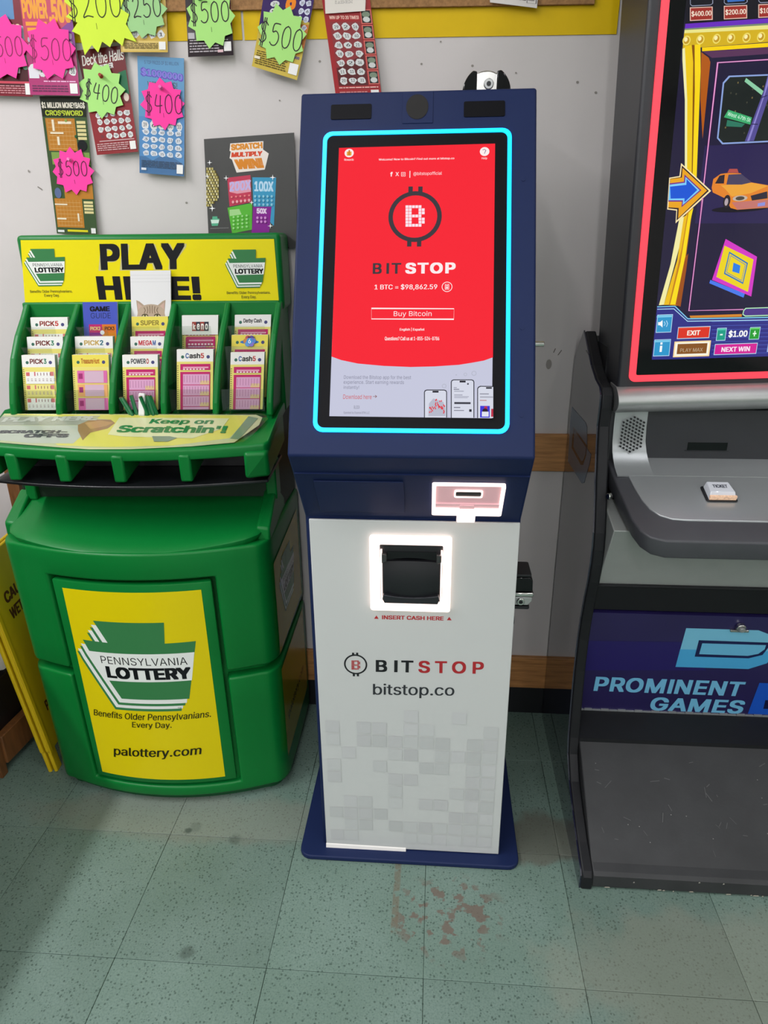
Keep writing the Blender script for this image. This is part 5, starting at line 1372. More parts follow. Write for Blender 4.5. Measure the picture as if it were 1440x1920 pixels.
# monitor, mounted a touch out of level
a_ = -.034
mo = MB().prism(rrect(-.0205, -.040, .5555, .905, .02), lambda x, z: (x, .0, z), lambda x, z: (x, .20, z)).build('monitor', 'game_dark', game, bevel=.006, seg=2)
mo.location = Vector((.384, .502, 1.048)) - Vector(GO); mo.rotation_euler = (0, a_, 0)
mfn = lambda x, z, h: Vector((x, -h, z))
MB().ring(rrect(.0, .0, .535, .885, .012), rrect(.0128, .0128, .5222, .8722, .004), lambda x, z: mfn(x, z, 0), lambda x, z: mfn(x, z, .004)).build('light_frame', 'red_led', mo)
gl = MB().prism([(.0128, .0128), (.5222, .0128), (.5222, .8722), (.0128, .8722)], lambda x, z: mfn(x, z, .0005), lambda x, z: mfn(x, z, .0025)).build('screen_glass', 'black_gloss', mo)
gs_ = Ink().spec(ART['GAME_SCREEN']); gs_.clip(.0397, .042, .498, .845); gs_.build('screen_image', 'game_screen_light', mfn, mo, base=.0027, step=.00001)
# rounded silver bar below the monitor
bar = []
for i in range(13):
    t = math.pi * i / 12; bar.append((.0 - .030 * math.sin(t) ** .8, -.010 - .052 * (i / 12)))
bb = MB().prism([(.05, -.010)] + bar + [(.05, -.062)], lambda y, z: (-.0225, y, z), lambda y, z: (.558, y, z)).build('silver_bar', 'silver_bar', mo, smooth=True)
# neck and rear body
MB(GO).box(IL, IR, .60, .79, .20, 1.10).build('rear_body', 'game_black', game)
fp = MB(GO).box(IL, IR, .530, .60, .870, .986).build('front_panel', 'game_dark', game, bevel=.002)
MB(GO).box(.528, .608, .5290, .535, .899, .917).build('ticket_slot', 'black_gloss', fp)
MB(GO).box(.524, .612, .5285, .530, .8985, .9005).build('slot_lip', 'steel_dark', fp)
# speaker strip: silver, bending from the panel onto the deck
def dz(y): return .82 + (y - .34) * .3158
pts = [(.526, .984), (.525, .95), (.524, .92), (.520, .898), (.510, .885), (.495, dz(.495) + .004), (.468, dz(.468) + .0025)]
sk = MB(GO); 
def spk_(i, j):
    y, z = pts[j]; t = max(0, (.93 - z) / .07); return (IL + .012 + .004 * t + (.066 + .008 * t) * i / 4, y, z)
ss = sk.grid(spk_, 5, len(pts)).build('speaker_strip', 'silver_paint', game, solid=.003, smooth=True, bang=40)
hl = MB(GO); r_ = 9
for row in range(-5, 6):
    for q in range(-3, 4):
        x = .409 + q * .0068; z = .936 + row * .0072 + (.0036 if q % 2 else 0)
        if abs(row + (.5 if q % 2 else 0)) + abs(q) * .55 < 5.2: hl.cyl((x + (.936 - z) * -.03, .5205 if z > .925 else .5190 - (.925 - z) * .1, z), (0, -1, 0), .0021, .0021, .0035, 8)
h_ = hl.build('speaker_holes', 'black_plastic', ss); h_['kind'] = 'stuff'
# deck
def sym(pl): c = (IL + IR) / 2; return pl + [(2 * c - x, y) for x, y in pl[::-1]]
silver = sym([(.392, .532), (.395, .50), (.398, .468), (.402, .430), (.408, .392), (.417, .367), (.431, .349), (.452, .339), (.48, .3365)])
bump_ = sym([(.366, .545), (.368, .50), (.370, .455), (.374, .40), (.378, .345), (.387, .313), (.402, .295), (.428, .286), (.47, .2855)])
low = sym([(.366, .545), (.368, .50), (.372, .455), (.378, .40), (.384, .350), (.393, .320), (.408, .302), (.432, .293), (.47, .2925)])
dk = MB(GO); n_ = len(bump_)
A_ = [dk.bm.verts.new((x, y, dz(y) - .004)) for x, y in bump_]; B_ = [dk.bm.verts.new((x, y, dz(y) - .045)) for x, y in low]; D_ = [dk.bm.verts.new((x, y, dz(y) - .0005)) for x, y in silver]
for i in range(n_ - 1):
    dk.bm.faces.new((A_[i], A_[i + 1], D_[i + 1], D_[i])); dk.bm.faces.new((B_[i], B_[i + 1], A_[i + 1], A_[i]))
dk.bm.faces.new(B_[::-1]); dk.bm.faces.new(D_)
dk.build('deck_bumper', 'game_trim', game, bevel=.004, seg=3, smooth=True, bang=35)
MB(GO).prism(silver, lambda x, y: (x, y, dz(y) - .002), lambda x, y: (x, y, dz(y) + .0022)).build('button_deck', 'silver_paint', game, bevel=.0015, bang=40)
dfn2 = plane_fn(Vector((0, .34, .82)) - Vector(GO), (1, 0, 0), Vector((0, 1, .3158)).normalized(), Vector((0, -.3158, 1)).normalized())
MB().prism([(.41, .136), (.88, .136), (.88, .1365), (.41, .1365)], lambda x, y: dfn2(x, y, .0020), lambda x, y: dfn2(x, y, .0026)).build('deck_seam', 'grey_panel', game)
bt = MB().prism(rrect(.529, .052, .588, .100, .005), lambda x, y: dfn2(x, y, .002), lambda x, y: dfn2(x, y, .005)).build('ticket_button', 'black_plastic', game, bevel=.001)
bq = MB(); A1 = [(.533, .055), (.585, .055), (.583, .097), (.534, .097)]; A2 = [(.536, .064), (.582, .064), (.578, .096), (.537, .096)]
bq.hexa([dfn2(x, y, .005) for x, y in A1] + [dfn2(x, y, .019) for x, y in A2]).build('button_cap', mat('button_clear', 'c9ccd2', .15, coat=.4, emit='d8dce4', estr=.15), bt, bevel=.0012)
MB().prism([(.534, .055), (.584, .055), (.584, .060), (.534, .060)], lambda x, y: dfn2(x, y, .0055), lambda x, y: dfn2(x, y - .0012 , .0145)).build('lit_edge', mat('button_amber', 'e8c0a0', .2, var=.35, vscale=240, emit='f0c8a8', estr=.25), bt)
Ink().T('3a3e48', 'TICKET', .544, .076, .572, .086, .03).build('button_print', 'print_matte', lambda x, y, h: dfn2(x, y, .0192 + h), bt)
# grey under-deck panel and black band
gp_ = MB(GO).xprism([(.385, .775), (.463, .616), (.50, .616), (.50, .80)], IL, IR).build('under_deck_panel', 'grey_panel', game, bevel=.002)
MB(GO).xprism([(.457, .616), (.476, .546), (.56, .546), (.56, .616)], IL, IR).build('black_band', 'game_black', game, bevel=.002)
hg = MB(GO)
hg.cyl((IL, .459, .616), (1, 0, 0), .004, .004, IR - IL, 10); hg.build('upper_hinge', 'game_black', game, smooth=True)
MB(GO).cyl((IL + .003, .448, .825), (-1, -.4, 0), .008, .007, .009, 12).build('cap_nut', 'chrome', game, bevel=.002)
# belly door with printed logo
P0_ = Vector((.36, .535, .24)); P1_ = Vector((.36, .476, .545)); PV = (P1_ - P0_).normalized(); PN = Vector((0, -PV.z, PV.y))
gfn = plane_fn(P0_ - Vector(GO), (1, 0, 0), PV, PN)
bd = MB().prism([(.0, -.007), (IR - .36, -.007), (IR - .36, .303), (.0, .303)], lambda x, y: gfn(x, y, -.02), lambda x, y: gfn(x, y, .0)).build('belly_door', mat('belly_purple', '262050', .25, var=.1, vscale=5), game)
gk = Ink().spec(ART['GAME_PANEL']); gk.clip(.0005, -.006, IR - .361, .302); gk.build('print', 'print_gloss', gfn, bd, base=.0004, step=.0001)
hn = MB()
for i in range(28):
    x = .002 + i * .0202
    hn.prism(rrect(x, -.010, x + .0195, .000, .001, 1), lambda x, y: gfn(x, y - .006 + (.002 if i % 2 else 0), -.004), lambda x, y: gfn(x, y - .006 + (.002 if i % 2 else 0), .003))
hn.build('piano_hinge', 'silver_paint', game)
lk = MB().cyl(gfn(.325, .276, 0), PN, .011, .010, .010, 18).build('cam_lock', 'chrome', bd, bevel=.002)
MB().cyl(gfn(.325, .276, .010), PN, .007, .006, .006, 14).build('lock_core', 'silver_bar', lk, bevel=.001)
MB().prism(rrect(.305, .262, .345, .268, .002), lambda x, y: gfn(x, y, .0005), lambda x, y: gfn(x, y, .006)).build('latch_tab', 'chrome', lk, bevel=.001)
# kick panel and sloped foot rest
MB(GO).xprism([(.539, .232), (.462, .205), (.46, .16), (.60, .16), (.60, .232)], IL, IR).build('kick_panel', 'game_black', game)
fr_ = MB(GO).xprism([(.470, .200), (.246, .050), (.228, .044), (.222, .036), (.222, .004), (.60, .004), (.60, .16), (.470, .16)], IL, IR).build('foot_rest', 'foot_rubber', game, bevel=.003)
ch = Ink(); rs2 = random.Random(3)
for i in range(16):
    x = IL + .02 + rs2.random() * .5; wd_ = .003 + rs2.random() * .012; ch.P('b8b0a0', [(x, .0045), (x + wd_, .005), (x + wd_ * .8, .0075), (x + wd_ * .2, .0072)])
for x, z in ((.445, .024), (.58, .034), (.63, .034)): ch.P('a8a49a', [(x, z), (x + .004, z + .001), (x + .003, z + .004), (x + .001, z + .004)])
ch.build('paint_chips', 'print_matte', lambda x, z, h: Vector((x, .222 - h, z)) - Vector(GO), fr_)
sc_ = Ink()
ff = plane_fn(Vector((0, .246, .050)) - Vector(GO), (1, 0, 0), Vector((0, .224, .150)).normalized(), Vector((0, -.150, .224)).normalized())
for q in range(26):
    x = IL + .02 + rs2.random() * .45; y = .02 + rs2.random() * .2; l_ = .004 + rs2.random() * .02; a2 = rs2.random() * 3.1; sc_.L('5c5d5c', .0008 + rs2.random() * .001, [(x, y), (x + l_ * math.cos(a2), y + l_ * math.sin(a2))])
for q in range(12): x = IL + .03 + rs2.random() * .45; y = .02 + rs2.random() * .2; sc_.E('8c8c88', x, y, .0012, .0010, 7)
sc_.build('scuff_marks', 'print_matte', ff, fr_)['kind'] = 'stuff'
# ------------------------------------------------------------------ things pinned on the wall
yb = thing('poster_board', (-.03, WY, 1.70), 'long plain yellow poster board behind the cork board', 'poster board', group='yellow poster boards')
MB((-.03, WY, 1.70)).prism([(-.418, 1.7135), (.361, 1.7035), (.363, 1.95), (-.414, 1.95)], lambda x, z: (x, WY - .0002, z), lambda x, z: (x, WY - .002, z)).build('sheet', 'card_yellow', yb)
yb = thing('poster_board', (-.7, WY, 1.70), 'shorter plain yellow poster board left of the gap, behind the tickets', 'poster board', group='yellow poster boards')
MB((-.7, WY, 1.70)).prism([(-.98, 1.721), (-.423, 1.714), (-.421, 1.95), (-.98, 1.95)], lambda x, z: (x, WY - .0002, z), lambda x, z: (x, WY - .002, z)).build('sheet', 'card_yellow', yb)
ck = thing('cork_board', (-.2, WY, 1.75), 'brown cork board along the top of the wall', 'cork board')
MB((-.2, WY, 1.75)).prism([(-.95, 1.773), (.310, 1.7545), (.314, 2.0), (-.95, 2.0)], lambda x, z: (x, WY - .002, z), lambda x, z: (x, WY - .010, z)).build('cork_panel', 'cork', ck, bevel=.0008)
def sheet_map(q, lift, curl):
    TL, TR, BR, BL = [Vector((x, 0, z)) for x, z in q]
    def fn(u, v, h):
        p = (BL * (1 - u) + BR * u) * (1 - v) + (TL * (1 - u) + TR * u) * v
        return Vector((p.x, WY - lift - curl * (1 - v) ** 2 - h, p.z))
    return fn
def card(name, q, lift, curl, label, cat, ink, group=None, m='print_gloss', under='paper_white'):
    """a paper sheet with its print; ink is laid out in 0..1 across and up the sheet"""
    fn = sheet_map(q, lift, curl); cx = sum(p[0] for p in q) / 4; z0 = min(p[1] for p in q); org = Vector((cx, WY - lift, z0))
    t = thing(name, org, label, cat, group=group)
    b = MB(org); nu, nv = 2, 9
    for h0, rev in ((0, False), (-.0006, True)): b.grid(lambda i, j: fn(i, j / 8, h0), nu, nv)
    b.build('sheet', under, t, smooth=True)
    # tessellate the print so that it follows the curl
    out = Ink()
    for c_, v_, f_ in ink.f:
        bm = bmesh.new(); bv = [bm.verts.new((x, y, 0)) for x, y in v_]
        for f in f_:
            try: bm.faces.new([bv[i] for i in f])
            except ValueError: pass
        for s_ in range(1, 8): bmesh.ops.bisect_plane(bm, geom=bm.verts[:] + bm.edges[:] + bm.faces[:], plane_co=(0, s_ / 8, 0), plane_no=(0, 1, 0))
        for co, no in (((0, 0, 0), (-1, 0, 0)), ((1, 0, 0), (1, 0, 0)), ((0, 0, 0), (0, -1, 0)), ((0, 1, 0), (0, 1, 0))): bmesh.ops.bisect_plane(bm, geom=bm.verts[:] + bm.edges[:] + bm.faces[:], plane_co=co, plane_no=no, clear_outer=True)
        bm.verts.index_update(); out.add(c_, [(v.co.x, v.co.y) for v in bm.verts], [tuple(v.index for v in f.verts) for f in bm.faces]); bm.free()
    out.build('print', m, lambda x, y, h: fn(x, y, h) - org, t, base=.0003, step=.00002)
    return t
R6 = random.Random(9)
def smalltext(k, col, x0, x1, y0, y1, rows):
    for r in range(rows):
        y = y1 - (y1 - y0) * (r + .2) / rows; x = x0
        while x < x1 - .03:
            l = .03 + R6.random() * .1; k.R(col, x, y - (y1 - y0) / rows * .45, min(x + l, x1), y); x += l + .015
    return k
def scratched(k, x0, y0, x1, y1, nx, ny, col='d6d8d6', num=True, jx=.0):
    for i in range(nx):
        for j in range(ny):
            cx = x0 + (x1 - x0) * (i + .5) / nx; cy = y0 + (y1 - y0) * (j + .5) / ny; w_ = (x1 - x0) / nx * .42; h_ = (y1 - y0) / ny * .40
            pts = [(cx + w_ * (1 + R6.uniform(-.25, .25)) * math.cos(a * .7), cy + h_ * (1 + R6.uniform(-.25, .25)) * math.sin(a * .7)) for a in range(9)]
            k.P(col, pts)
            if num: k.T('3a3a3e', str(R6.randint(1, 40)), cx - w_ * .5, cy - h_ * .45, cx + w_ * .5, cy + h_ * .45, .02)
    return k
grp = 'scratch tickets pinned on the wall'
def blank_code(k, x0, y0, x1, y1): k.R('e8e8e4', x0, y0, x1, y1)
# far-left dark red ticket
k = Ink().R('7a1f2c', 0, 0, 1, 1); k.R('5a8ab8', .15, .80, .75, 1.0); k.T('e8d8b0', '$500,000', .1, .68, .85, .76, .03); k.E('b0c0cc', .86, .64, .12, .10, 16)
k.R('4a1a20', 0, .10, 1, .36); scratched(k, .05, .22, .8, .36, 4, 1); k.R('c84a5a', 0, .135, 1, .16); smalltext(k, 'c8888e', .05, .85, .02, .12, 4); blank_code(k, .86, .02, .99, .14); k.E('6a9a7a', .9, .36, .08, .08, 14); k.E('8a9a8a', .85, .5, .07, .07, 14)
card('scratch_ticket', [(-.993, 1.801), (-.885, 1.798), (-.902, 1.617), (-1.013, 1.622)], .0105, .004, 'dark red scratch ticket at the left edge under a pink price star', 'ticket', k, grp)
k = Ink().R('a82a6a', 0, 0, 1, 1); k.P('c03a5a', [(0, .55), (.6, .5), (1, .7), (1, 1), (0, 1)]); k.P('7a2a8a', [(.5, .6), (1, .5), (1, .8)]); k.T('e89a20', 'POWER', .02, .80, .52, 1.0, .05); k.T('e89a20', '.500', .54, .76, .98, 1.0, .05); k.R('e89a20', .06, .73, .48, .77); k.R('e89a20', .08, .67, .5, .71); k.R('f0c8d0', .1, .63, .4, .645)
scratched(k, .0, .18, 1, .34, 5, 1); k.R('d8d8dc', .02, .18, .22, .3); smalltext(k, 'f0c0e0', .3, .95, .135, .16, 1); smalltext(k, '5a1a4a', .06, .8, .03, .11, 3); blank_code(k, .82, .02, .97, .13)
scratched(k, .05, .42, .25, .62, 2, 3, 'b0a8b8', False); scratched(k, .75, .42, .97, .66, 2, 3, 'b8a8c0', False)
card('scratch_ticket', [(-.895, 1.798), (-.784, 1.795), (-.792, 1.616), (-.905, 1.620)], .0125, .006, 'magenta scratch ticket with orange lettering under a pink price star', 'ticket', k, grp)
k = Ink().R('5a1c1e', 0, 0, 1, 1); k.P('6e2426', [(.1, .5), (1, .45), (1, .9), (.1, .95)]); k.Q('e4e2d8', 'Deck the Halls', (.06, .85), (.97, .87), (.08, .95), .02); k.Q('d8d8d4', 'DOUBLER', (.36, .795), (.72, .81), (.36, .845), .05); k.P('1c6a44', [(.78, .6), (.98, .55), (.98, .78), (.8, .76)]); k.E('d8c8b8', .9, .53, .06, .04, 12)
k.R('8a2428', 0, 0, 1, .47); scratched(k, .12, .14, .95, .42, 5, 4); k.R('c8a0a0', .12, .125, .95, .135); smalltext(k, 'd0a8a8', .05, .8, .03, .11, 4); blank_code(k, .83, .03, .97, .11)
card('scratch_ticket', [(-.789, 1.703), (-.684, 1.710), (-.677, 1.504), (-.774, 1.499)], .0075, .008, 'dark red holiday scratch ticket under a light green price star with red pin', 'ticket', k, grp)
k = Ink().R('c8a84a', 0, 0, 1, 1); k.R('d8be6a', .04, .03, .96, .22); scratched(k, .06, .24, .96, .44, 5, 1); scratched(k, .06, .46, .96, .7, 5, 1); smalltext(k, '5a4a20', .08, .8, .06, .18, 5); blank_code(k, .82, .05, .96, .2); k.R('2a1e18', 0, .62, .08, 1)
card('scratch_ticket', [(-.683, 1.792), (-.578, 1.789), (-.583, 1.692), (-.686, 1.695)], .0125, .006, 'gold scratch ticket under a pale green price star reading 250', 'ticket', k, grp)
k = Ink().R('5a93bc', 0, 0, 1, 1); k.R('4a84b8', 0, 0, 1, .5); k.P('3a6a98', [(0, 0), (1, 0), (1, .1), (.6, .2), (.3, .12), (0, .18)]); k.T('3a4a6a', '5 TOP PRIZES OF $1 MILLION', .15, .935, .88, .97, 0); k.Q('5a4ab0', '$1000000', (.06, .835), (.98, .80), (.06, .915), .07); k.Q('8078d0', '$1000000', (.08, .842), (.96, .812), (.08, .908), .03)
k.T('50606a', 'WINNINGS!', .2, .745, .85, .80, .02); scratched(k, .04, .38, .98, .48, 5, 1); scratched(k, .06, .15, .96, .40, 5, 4, 'cfd6dc'); smalltext(k, '24384c', .05, .95, .055, .12, 5); blank_code(k, .84, .02, .98, .10); k.R('d8dce0', .05, .03, .16, .05)
card('scratch_ticket', [(-.656, 1.690), (-.553, 1.683), (-.577, 1.452), (-.680, 1.461)], .006, .010, 'blue scratch ticket with purple lettering under a hot pink price star reading 400', 'ticket', k, grp)
k = Ink().R('3a5230', 0, 0, 1, 1); k.R('1e2418', 0, .86, 1, 1); k.T('e8e2d0', '$1 MILLION MONEYBAG$', .02, .915, .98, .965, .03); k.T('b8c83a', 'CROSSWORD', .08, .868, .92, .905, .03)
k.R('b87a2a', .06, .62, .72, .85); k.R('b87a2a', .30, .27, .98, .5); k.R('b87a2a', .04, .05, .70, .27); k.R('7a9a4a', .1, .52, .98, .61)
for r in range(7): k.R('d8b87a', .10, .635 + r * .03, .68, .637 + r * .03); k.R('d8b87a', .08, .065 + r * .029, .66, .067 + r * .029)
for q in range(8): k.R('d8b87a', .10 + q * .08, .63, .103 + q * .08, .84); k.R('d8b87a', .08 + q * .08, .06, .083 + q * .08, .26)
for x, y, w_, h_ in ((.34, .81, .3, .018), (.2, .76, .05, .08), (.14, .74, .3, .012), (.28, .66, .05, .06), (.06, .11, .22, .012), (.56, .1, .04, .06), (.04, .22, .3, .01)): k.R('e8dcc0', x, y, x + w_, y + h_)
for r in range(5): k.R('d8cc90', .76, .70 + r * .028, .96, .72 + r * .028)
for r in range(4): k.R('d8cc90', .74, .16 + r * .025, .96, .178 + r * .025)
k.E('14181a', .84, .66, .11, .04, 16); k.E('5a6a90', .15, .31, .08, .04, 14); k.R('d8d020', .28, .018, .78, .034); blank_code(k, .86, .01, .97, .05); k.R('d8dcd8', .04, .012, .2, .03)
for q in range(18): k.E(['8aa04a', '2a3020', 'a89a40', '2a5a30'][q % 4], R6.random(), .02 + R6.random() * .96, .03, .012, 8) if q % 3 == 0 else None
card('scratch_ticket', [(-.891, 1.619), (-.787, 1.616), (-.803, 1.331), (-.902, 1.335)], .006, .006, 'long green and orange crossword scratch ticket hanging lowest on the wall', 'ticket', k, grp)
k = Ink().R('2a2024', 0, 0, 1, 1); k.R('5a5258', 0, .3, .2, .62); k.R('b8b4b8', .02, .32, .16, .44); k.R('7a3a3a', .84, .5, 1, .9); scratched(k, .84, .36, .98, .46, 1, 1); smalltext(k, 'b0a8ac', .04, .72, .06, .26, 4); smalltext(k, 'c8c0c4', .05, .9, .27, .3, 1); blank_code(k, .8, .08, .96, .25); k.R('d8b8bc', .66, .06, .78, .11)
card('scratch_ticket', [(-.536, 1.787), (-.440, 1.785), (-.440, 1.683), (-.539, 1.682)], .0125, .007, 'black scratch ticket under a green price star with a green pin', 'ticket', k, grp)
k = Ink().R('c8b048', 0, 0, 1, 1); k.P('3a2460', [(0, .52), (1, .68), (1, 1), (0, 1)]); k.P('c8783a', [(.7, .45), (1, .4), (1, .7), (.8, .72)]); k.T('f08a20', '8', .46, .86, .66, 1.1, .06); scratched(k, .15, .78, .35, .98, 1, 2); scratched(k, .72, .6, .98, 1.0, 2, 4, 'd0d4e4'); k.T('5a3a80', 'WIN UP TO', .1, .31, .38, .345, .03); k.T('4a3a90', '$500,000', .64, .245, .95, .29, .03); k.R('d89a3a', .08, .36, .24, .44); k.R('d89a3a', .76, .30, .94, .4)
smalltext(k, '5a4c20', .05, .72, .05, .26, 7); blank_code(k, .78, .05, .97, .19); k.R('e8e0c8', .02, .13, .14, .17)
card('scratch_ticket', [(-.370, 1.783), (-.263, 1.779), (-.305, 1.633), (-.401, 1.661)], .0125, .012, 'gold and purple scratch ticket hanging askew under a green price star', 'ticket', k, grp)
k = Ink().R('a02428', 0, 0, 1, 1); k.T('f0c8b8', 'WIN UP TO 20 TIMES!', .10, .80, .72, .835, .03); k.R('5a1a1c', .10, .12, .74, .775); k.P('8a3034', [(.10, .3), (.74, .45), (.74, .775), (.10, .775)])
scratched(k, .12, .13, .72, .77, 3, 7)
for r in range(5): k.R('d86a60', .76, .13 + r * .155, .99, .275 + r * .155); k.R('24201e', .78, .14 + r * .155, .97, .265 + r * .155); k.E('7a8a74', .875, .225 + r * .155, .085, .03, 12); k.E('ccd0cc', .875, .175 + r * .155, .075, .028, 12)
smalltext(k, 'f0b8b0', .1, .95, .085, .11, 1); smalltext(k, 'd09a96', .1, .7, .0, .06, 3); blank_code(k, .78, .0, .95, .07)
card('scratch_ticket', [(-.247, 1.779), (-.147, 1.776), (-.124, 1.600), (-.223, 1.600)], .0125, .006, 'bright red scratch ticket hanging just above the kiosk', 'ticket', k, grp)
k = Ink().R('dcd6cc', 0, 0, 1, 1); k.T('5a5654', '$150.00', .3, .74, .62, .90, .0); k.T('6a6664', 'Original Ticket: 0397 0023388 016', .08, .50, .82, .62, 0); k.T('6a6664', '01 Jul 2024 08:13:41', .25, .34, .68, .46, 0)
card('paper_receipt', [(-.241, 1.800), (-.154, 1.798), (-.157, 1.7545), (-.240, 1.752)], .0145, .002, 'small cream receipt slip stuck over the bright red ticket', 'receipt', k)
k = Ink().R('d8d4ce', 0, 0, 1, 1); smalltext(k, '5a5654', .2, .76, .2, .6, 4); k.L('6a6664', .012, [(.78, .15), (.97, .15), (.97, .7), (.78, .7), (.78, .15)]); k.R('8a8682', .8, .25, .93, .6)
card('paper_note', [(.096, 1.800), (.197, 1.798), (.194, 1.749), (.099, 1.7615)], .0115, .006, 'white printed note pinned to the cork board', 'note', k)
# price stars
def burst(cx, cz, r, lift, m, text, label, n=20, ry=1.0, rot=0.0, th=.30, dy=0.0, dx=0.0, ph=.0, big=None, ink='2a2028', wd=.0021):
    org = Vector((cx, WY - lift, cz)); t = thing('price_star', org, label, 'price tag', group='handwritten price stars')
    pts = []
    rr = random.Random(int(cx * 1000))
    for i in range(2 * n):
        a = math.pi * i / n + ph; q = r * (1.0 if i % 2 == 0 else .80) * (1 + rr.uniform(-.03, .03)); pts.append((q * math.cos(a), q * ry * math.sin(a)))
    if big:
        pts = [(x * r, y * r) for x, y in big]
    bw = lambda x, z: .0015 - .03 * z
    MB().prism(pts, lambda x, z: (x, -bw(x, z), z), lambda x, z: (x, -bw(x, z) - .0005, z)).build('card', m, t)
    k = Ink(); stroke_text(k, text, dx, dy, r * th * 2, ink, wd, .03, rot, .52)
    k.L(ink, .0007, [(0, -r * .35), (.0005, -r * .52)])
    k.build('handwriting', 'print_matte', lambda x, z, h: Vector((x, -bw(x, z) - .0006 - h, z)), t, base=.0002, step=.00001)
    return t
burst(-.949, 1.712, .060, .016, 'burst_pink', '$500', 'pink price star reading 500 cut off at the left edge', n=10, ry=1.05, dx=.004, ink='8a1a5a')
burst(-.841, 1.704, .056, .018, 'burst_pink', '$500', 'pink price star reading 500 on the magenta ticket', n=10, ry=1.03, th=.36, ink='8a1a5a', rot=-.06)
big = []
for i in range(14):
    a = math.pi * 2 * i / 14 + .1
    big += [(1.05 * math.cos(a), 1.1 * math.sin(a)), (.82 * math.cos(a + .224), .84 * math.sin(a + .224))]
big[18:24] = [(-.50, -.80), (-.72, -1.18), (-.38, -.93), (-.16, -1.12), (.02, -.86), (.30, -1.05)]
bst = [(-.95, .25), (-.70, .05), (-.98, -.15), (-.62, -.32), (-.85, -.55), (-.60, -.66), (-.52, -1.22), (-.24, -.95), (-.06, -1.16), (.12, -.86), (.36, -1.02), (.52, -.80), (.78, -1.00), (.88, -.78), (1.26, -.90), (.98, -.40), (1.12, -.14), (.86, .02), (1.02, .30), (.80, .40), (.9, 1.0), (-.9, 1.0)]
burst(-.731, 1.771, .066, .019, 'burst_lime', '$200', 'large yellow green price star reading 200', dx=.002, dy=.012, th=.38, big=bst, ink='2a3010')
burst(-.628, 1.770, .053, .017, 'burst_mint', '$250', 'pale green price star reading 250 on the gold ticket', n=11, th=.34, dy=.004, rot=.02)
burst(-.743, 1.626, .0535, .012, 'burst_green', '$400', 'light green price star reading 400 on the dark red holiday ticket', n=11, ry=1.02, th=.30, dy=-.004, rot=-.22)
burst(-.610, 1.597, .0505, .010, 'burst_pink', '$400', 'hot pink price star reading 400 on the blue ticket', n=12, ry=1.0, th=.36, dy=.0, dx=.004, ink='5a1440', rot=-.05)
burst(-.838, 1.467, .0505, .010, 'burst_pink', '$500', 'hot pink price star reading 500 on the crossword ticket', n=12, ry=1.0, th=.30, dy=.006, ink='5a1440', rot=-.03)
burst(-.483, 1.753, .053, .018, 'burst_green', '$500', 'green price star reading 500 on the black ticket', n=11, ry=1.08, th=.34, dy=.008, rot=.02)
burst(-.334, 1.716, .0525, .020, 'burst_green', '$500', 'green price star reading 500 on the askew gold ticket', n=11, ry=1.06, th=.38, dy=-.002, rot=-.24)
def pin(x, z, lift, m, label):
    org = (x, WY - lift, z); t = thing('push_pin', org, label, 'push pin', group='push pins in the price stars')
    MB(org).cyl((x, WY - lift, z), (.1, -1, .12), .005, .0035, .003, 14).cyl((x + .0003, WY - lift - .003, z + .0004), (.1, -1, .12), .0028, .0036, .007, 14).build('head', m, t, bevel=.0006)
    MB(org).cyl((x, WY - lift + .006, z), (0, -1, 0), .0005, .0006, .007, 6).build('needle', 'chrome', t)
pin(-.738, 1.652, .017, 'pin_red', 'red push pin in the light green price star'); pin(-.608, 1.627, .015, 'pin_pink', 'pink push pin in the price star on the blue ticket'); pin(-.840, 1.490, .015, 'pin_pink', 'pink push pin in the price star on the crossword ticket'); pin(-.502, 1.785, .022, 'pin_green', 'green push pin above the black ticket star')
# black poster
pk_ = Ink().R('3c3c3a', -.004, -.004, .21, .204); pk_.spec(ART['POSTER'])
PB = Vector((-.534, WY - .012, 1.329)); PU = (Vector((-.326, 0, 1.329)) - Vector((-.534, 0, 1.329)) + Vector((-.320, 0, 1.535)) - Vector((-.524, 0, 1.526))).normalized(); PVv = (Vector((-.524, 0, 1.526)) - Vector((-.534, 0, 1.329)) + Vector((-.320, 0, 1.535)) - Vector((-.326, 0, 1.329))).normalized()
po = thing('scratch_poster', PB, 'black promotional poster with colourful tickets leaning above the lottery sign', 'poster')
pf = lambda x, y, h: PU * x + PVv * y + Vector((0, -h, 0))
Q_ = [(-.001, -.03), (.2095, -.036), (.2065, .2025), (.002, .198)]
MB().prism(Q_, lambda x, y: pf(x, y, -.002), lambda x, y: pf(x, y, 0)).build('sheet', mat('poster_black', '3c3c3a', .35, var=.05, vscale=12), po)
pk_.f = pk_.f[1:]; pk_.build('print', 'print_gloss', pf, po, base=.0003, step=.000015)
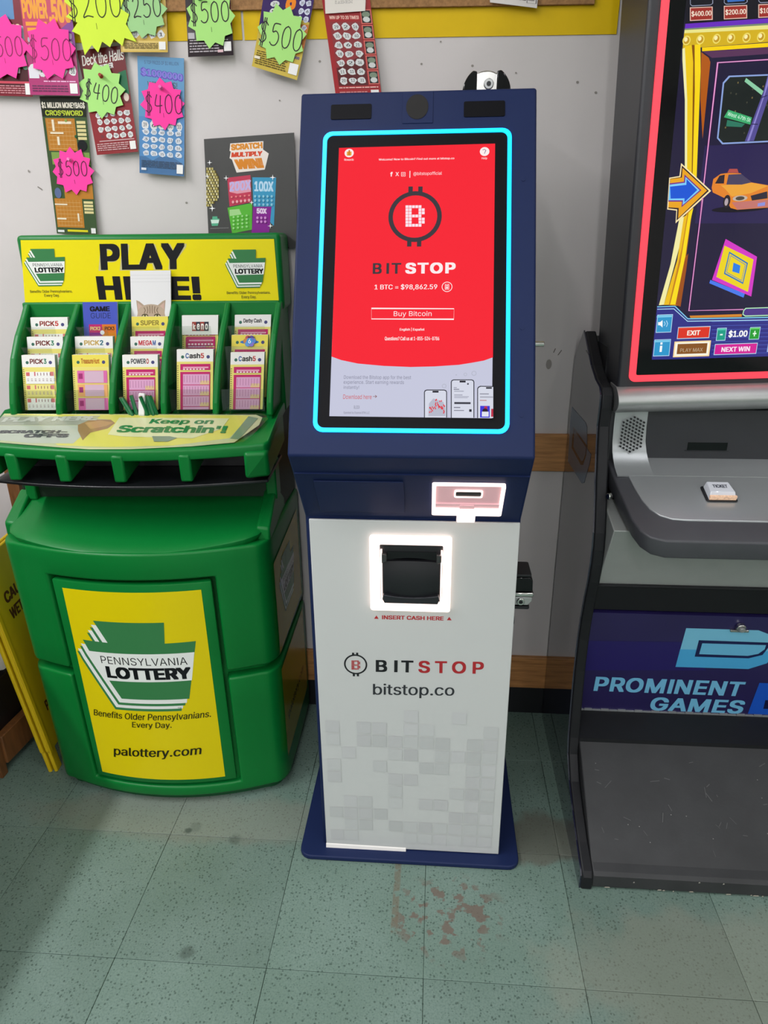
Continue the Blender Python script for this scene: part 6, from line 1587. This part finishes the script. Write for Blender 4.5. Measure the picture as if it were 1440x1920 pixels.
# ------------------------------------------------------------------ left edge: folded wet-floor sign, wooden rack, added unseen counter
wf = thing('wet_floor_sign', (-.985, .485, 0), 'folded yellow wet floor caution sign standing beside the lottery stand', 'caution sign')
wf.rotation_euler = (math.radians(-7), 0, math.radians(96))
mat('sign_inner', '8a7410', .6)
for i, (yo, ht) in enumerate(((.0, .62), (.016, .62))):
    b = MB(); b.prism(rrect(.0, .062, .27, ht, .012), lambda x, z: (x, yo, z), lambda x, z: (x, yo + .010, z)); pn = b.build('panel', 'sign_yellow', wf, bevel=.003)
    for lx in (.004, .23):
        MB().box(lx, lx + .028, yo, yo + .010, .0, .07).build('leg', 'sign_yellow', wf, bevel=.003)
    if i == 0:
        MB().prism([(.0, .062), (.012, .062), (.012, .60), (.0, .60)], lambda x, z: (x, yo - .004, z), lambda x, z: (x, yo, z)).build('edge_rib', 'sign_yellow', pn, bevel=.001)
        lf = lambda x, z, h: Vector((x, yo - h, z))
        for tx, z0_, z1_ in (('CAUTION', .485, .515), ('WET FLOOR', .44, .47), ('PISO MOJADO', .16, .19)):
            Ink().T('5a2c10', tx, .055, z0_, .22, z1_, .04).build('lettering', 'print_matte', lf, pn, base=.0004)
        Ink().P('5a2c10', [(.09, .26), (.18, .26), (.135, .38)]).P('d9b80c', [(.105, .268), (.165, .268), (.135, .35)]).build('warning_triangle', 'print_matte', lf, pn, base=.0004)
rk = thing('wooden_rack', (-1.20, .60, 0), 'brown wooden rack at the left edge behind the caution sign', 'rack')
ro = (-1.20, .60, 0)
MB(ro).box(-1.165, -1.118, .455, .48, .0, .235).build('leg', 'wood_brown', rk, bevel=.002)
MB(ro).box(-1.118, -1.085, .735, .785, .0, .80).build('leg', 'wood_brown', rk, bevel=.002)
MB(ro).box(-1.40, -1.36, .735, .785, .0, .80).build('leg', 'wood_brown', rk, bevel=.002)
MB(ro).hexa([(-1.135, .48, .03), (-1.112, .48, .03), (-1.088, .735, .03), (-1.112, .735, .03), (-1.135, .48, .115), (-1.112, .48, .115), (-1.088, .735, .115), (-1.112, .735, .115)]).build('side_rail', 'wood_brown', rk, bevel=.002)
MB(ro).box(-1.40, -1.135, .46, .475, .03, .12).build('front_rail', 'wood_brown', rk, bevel=.002)
MB(ro).box(-1.40, -1.13, .50, .73, .03, .25).build('dark_bin', 'black_plastic', rk, bevel=.004)
for z in (.06, .19): MB(ro).cyl((-1.142, .455, z), (0, -1, 0), .0035, .003, .0015, 10).build('screw_head', 'chrome', rk)
pb = thing('plastic_bag', (-1.22, .58, .25), 'crumpled translucent white plastic bag on the wooden rack', 'bag')
b = MB(); rb = random.Random(2)
G_ = [[Vector(((.11 + rb.uniform(-.02, .02)) * math.cos(a * .449) * math.sin(.25 + t * .45), (.07 + rb.uniform(-.012, .012)) * math.sin(a * .449) * math.sin(.25 + t * .45), .001 + .075 * (1 - math.cos(.25 + t * .45)) / 2 * 1.1)) for t in range(7)] for a in range(14)]
b.grid(lambda i, j: G_[i % 14][j], 15, 7).build('film', 'plastic_bag', pb, smooth=True)
# unseen counter added left of the view to cast shade on the floor
cn = thing('shade_counter', (-1.62, -.9, 0), 'unseen grey counter added beyond the left edge to shade the floor', 'counter')
co = (-1.62, -.9, 0)
MB(co).box(-2.0, -1.225, -2.3, .40, .08, .96).build('cabinet', 'counter_laminate', cn, bevel=.004)
MB(co).box(-1.98, -1.31, -2.28, .38, .0, .08).build('toe_kick', 'black_plastic', cn)
MB(co).box(-2.03, -1.20, -2.33, .42, .96, .995).build('worktop', 'counter_laminate', cn, bevel=.005)
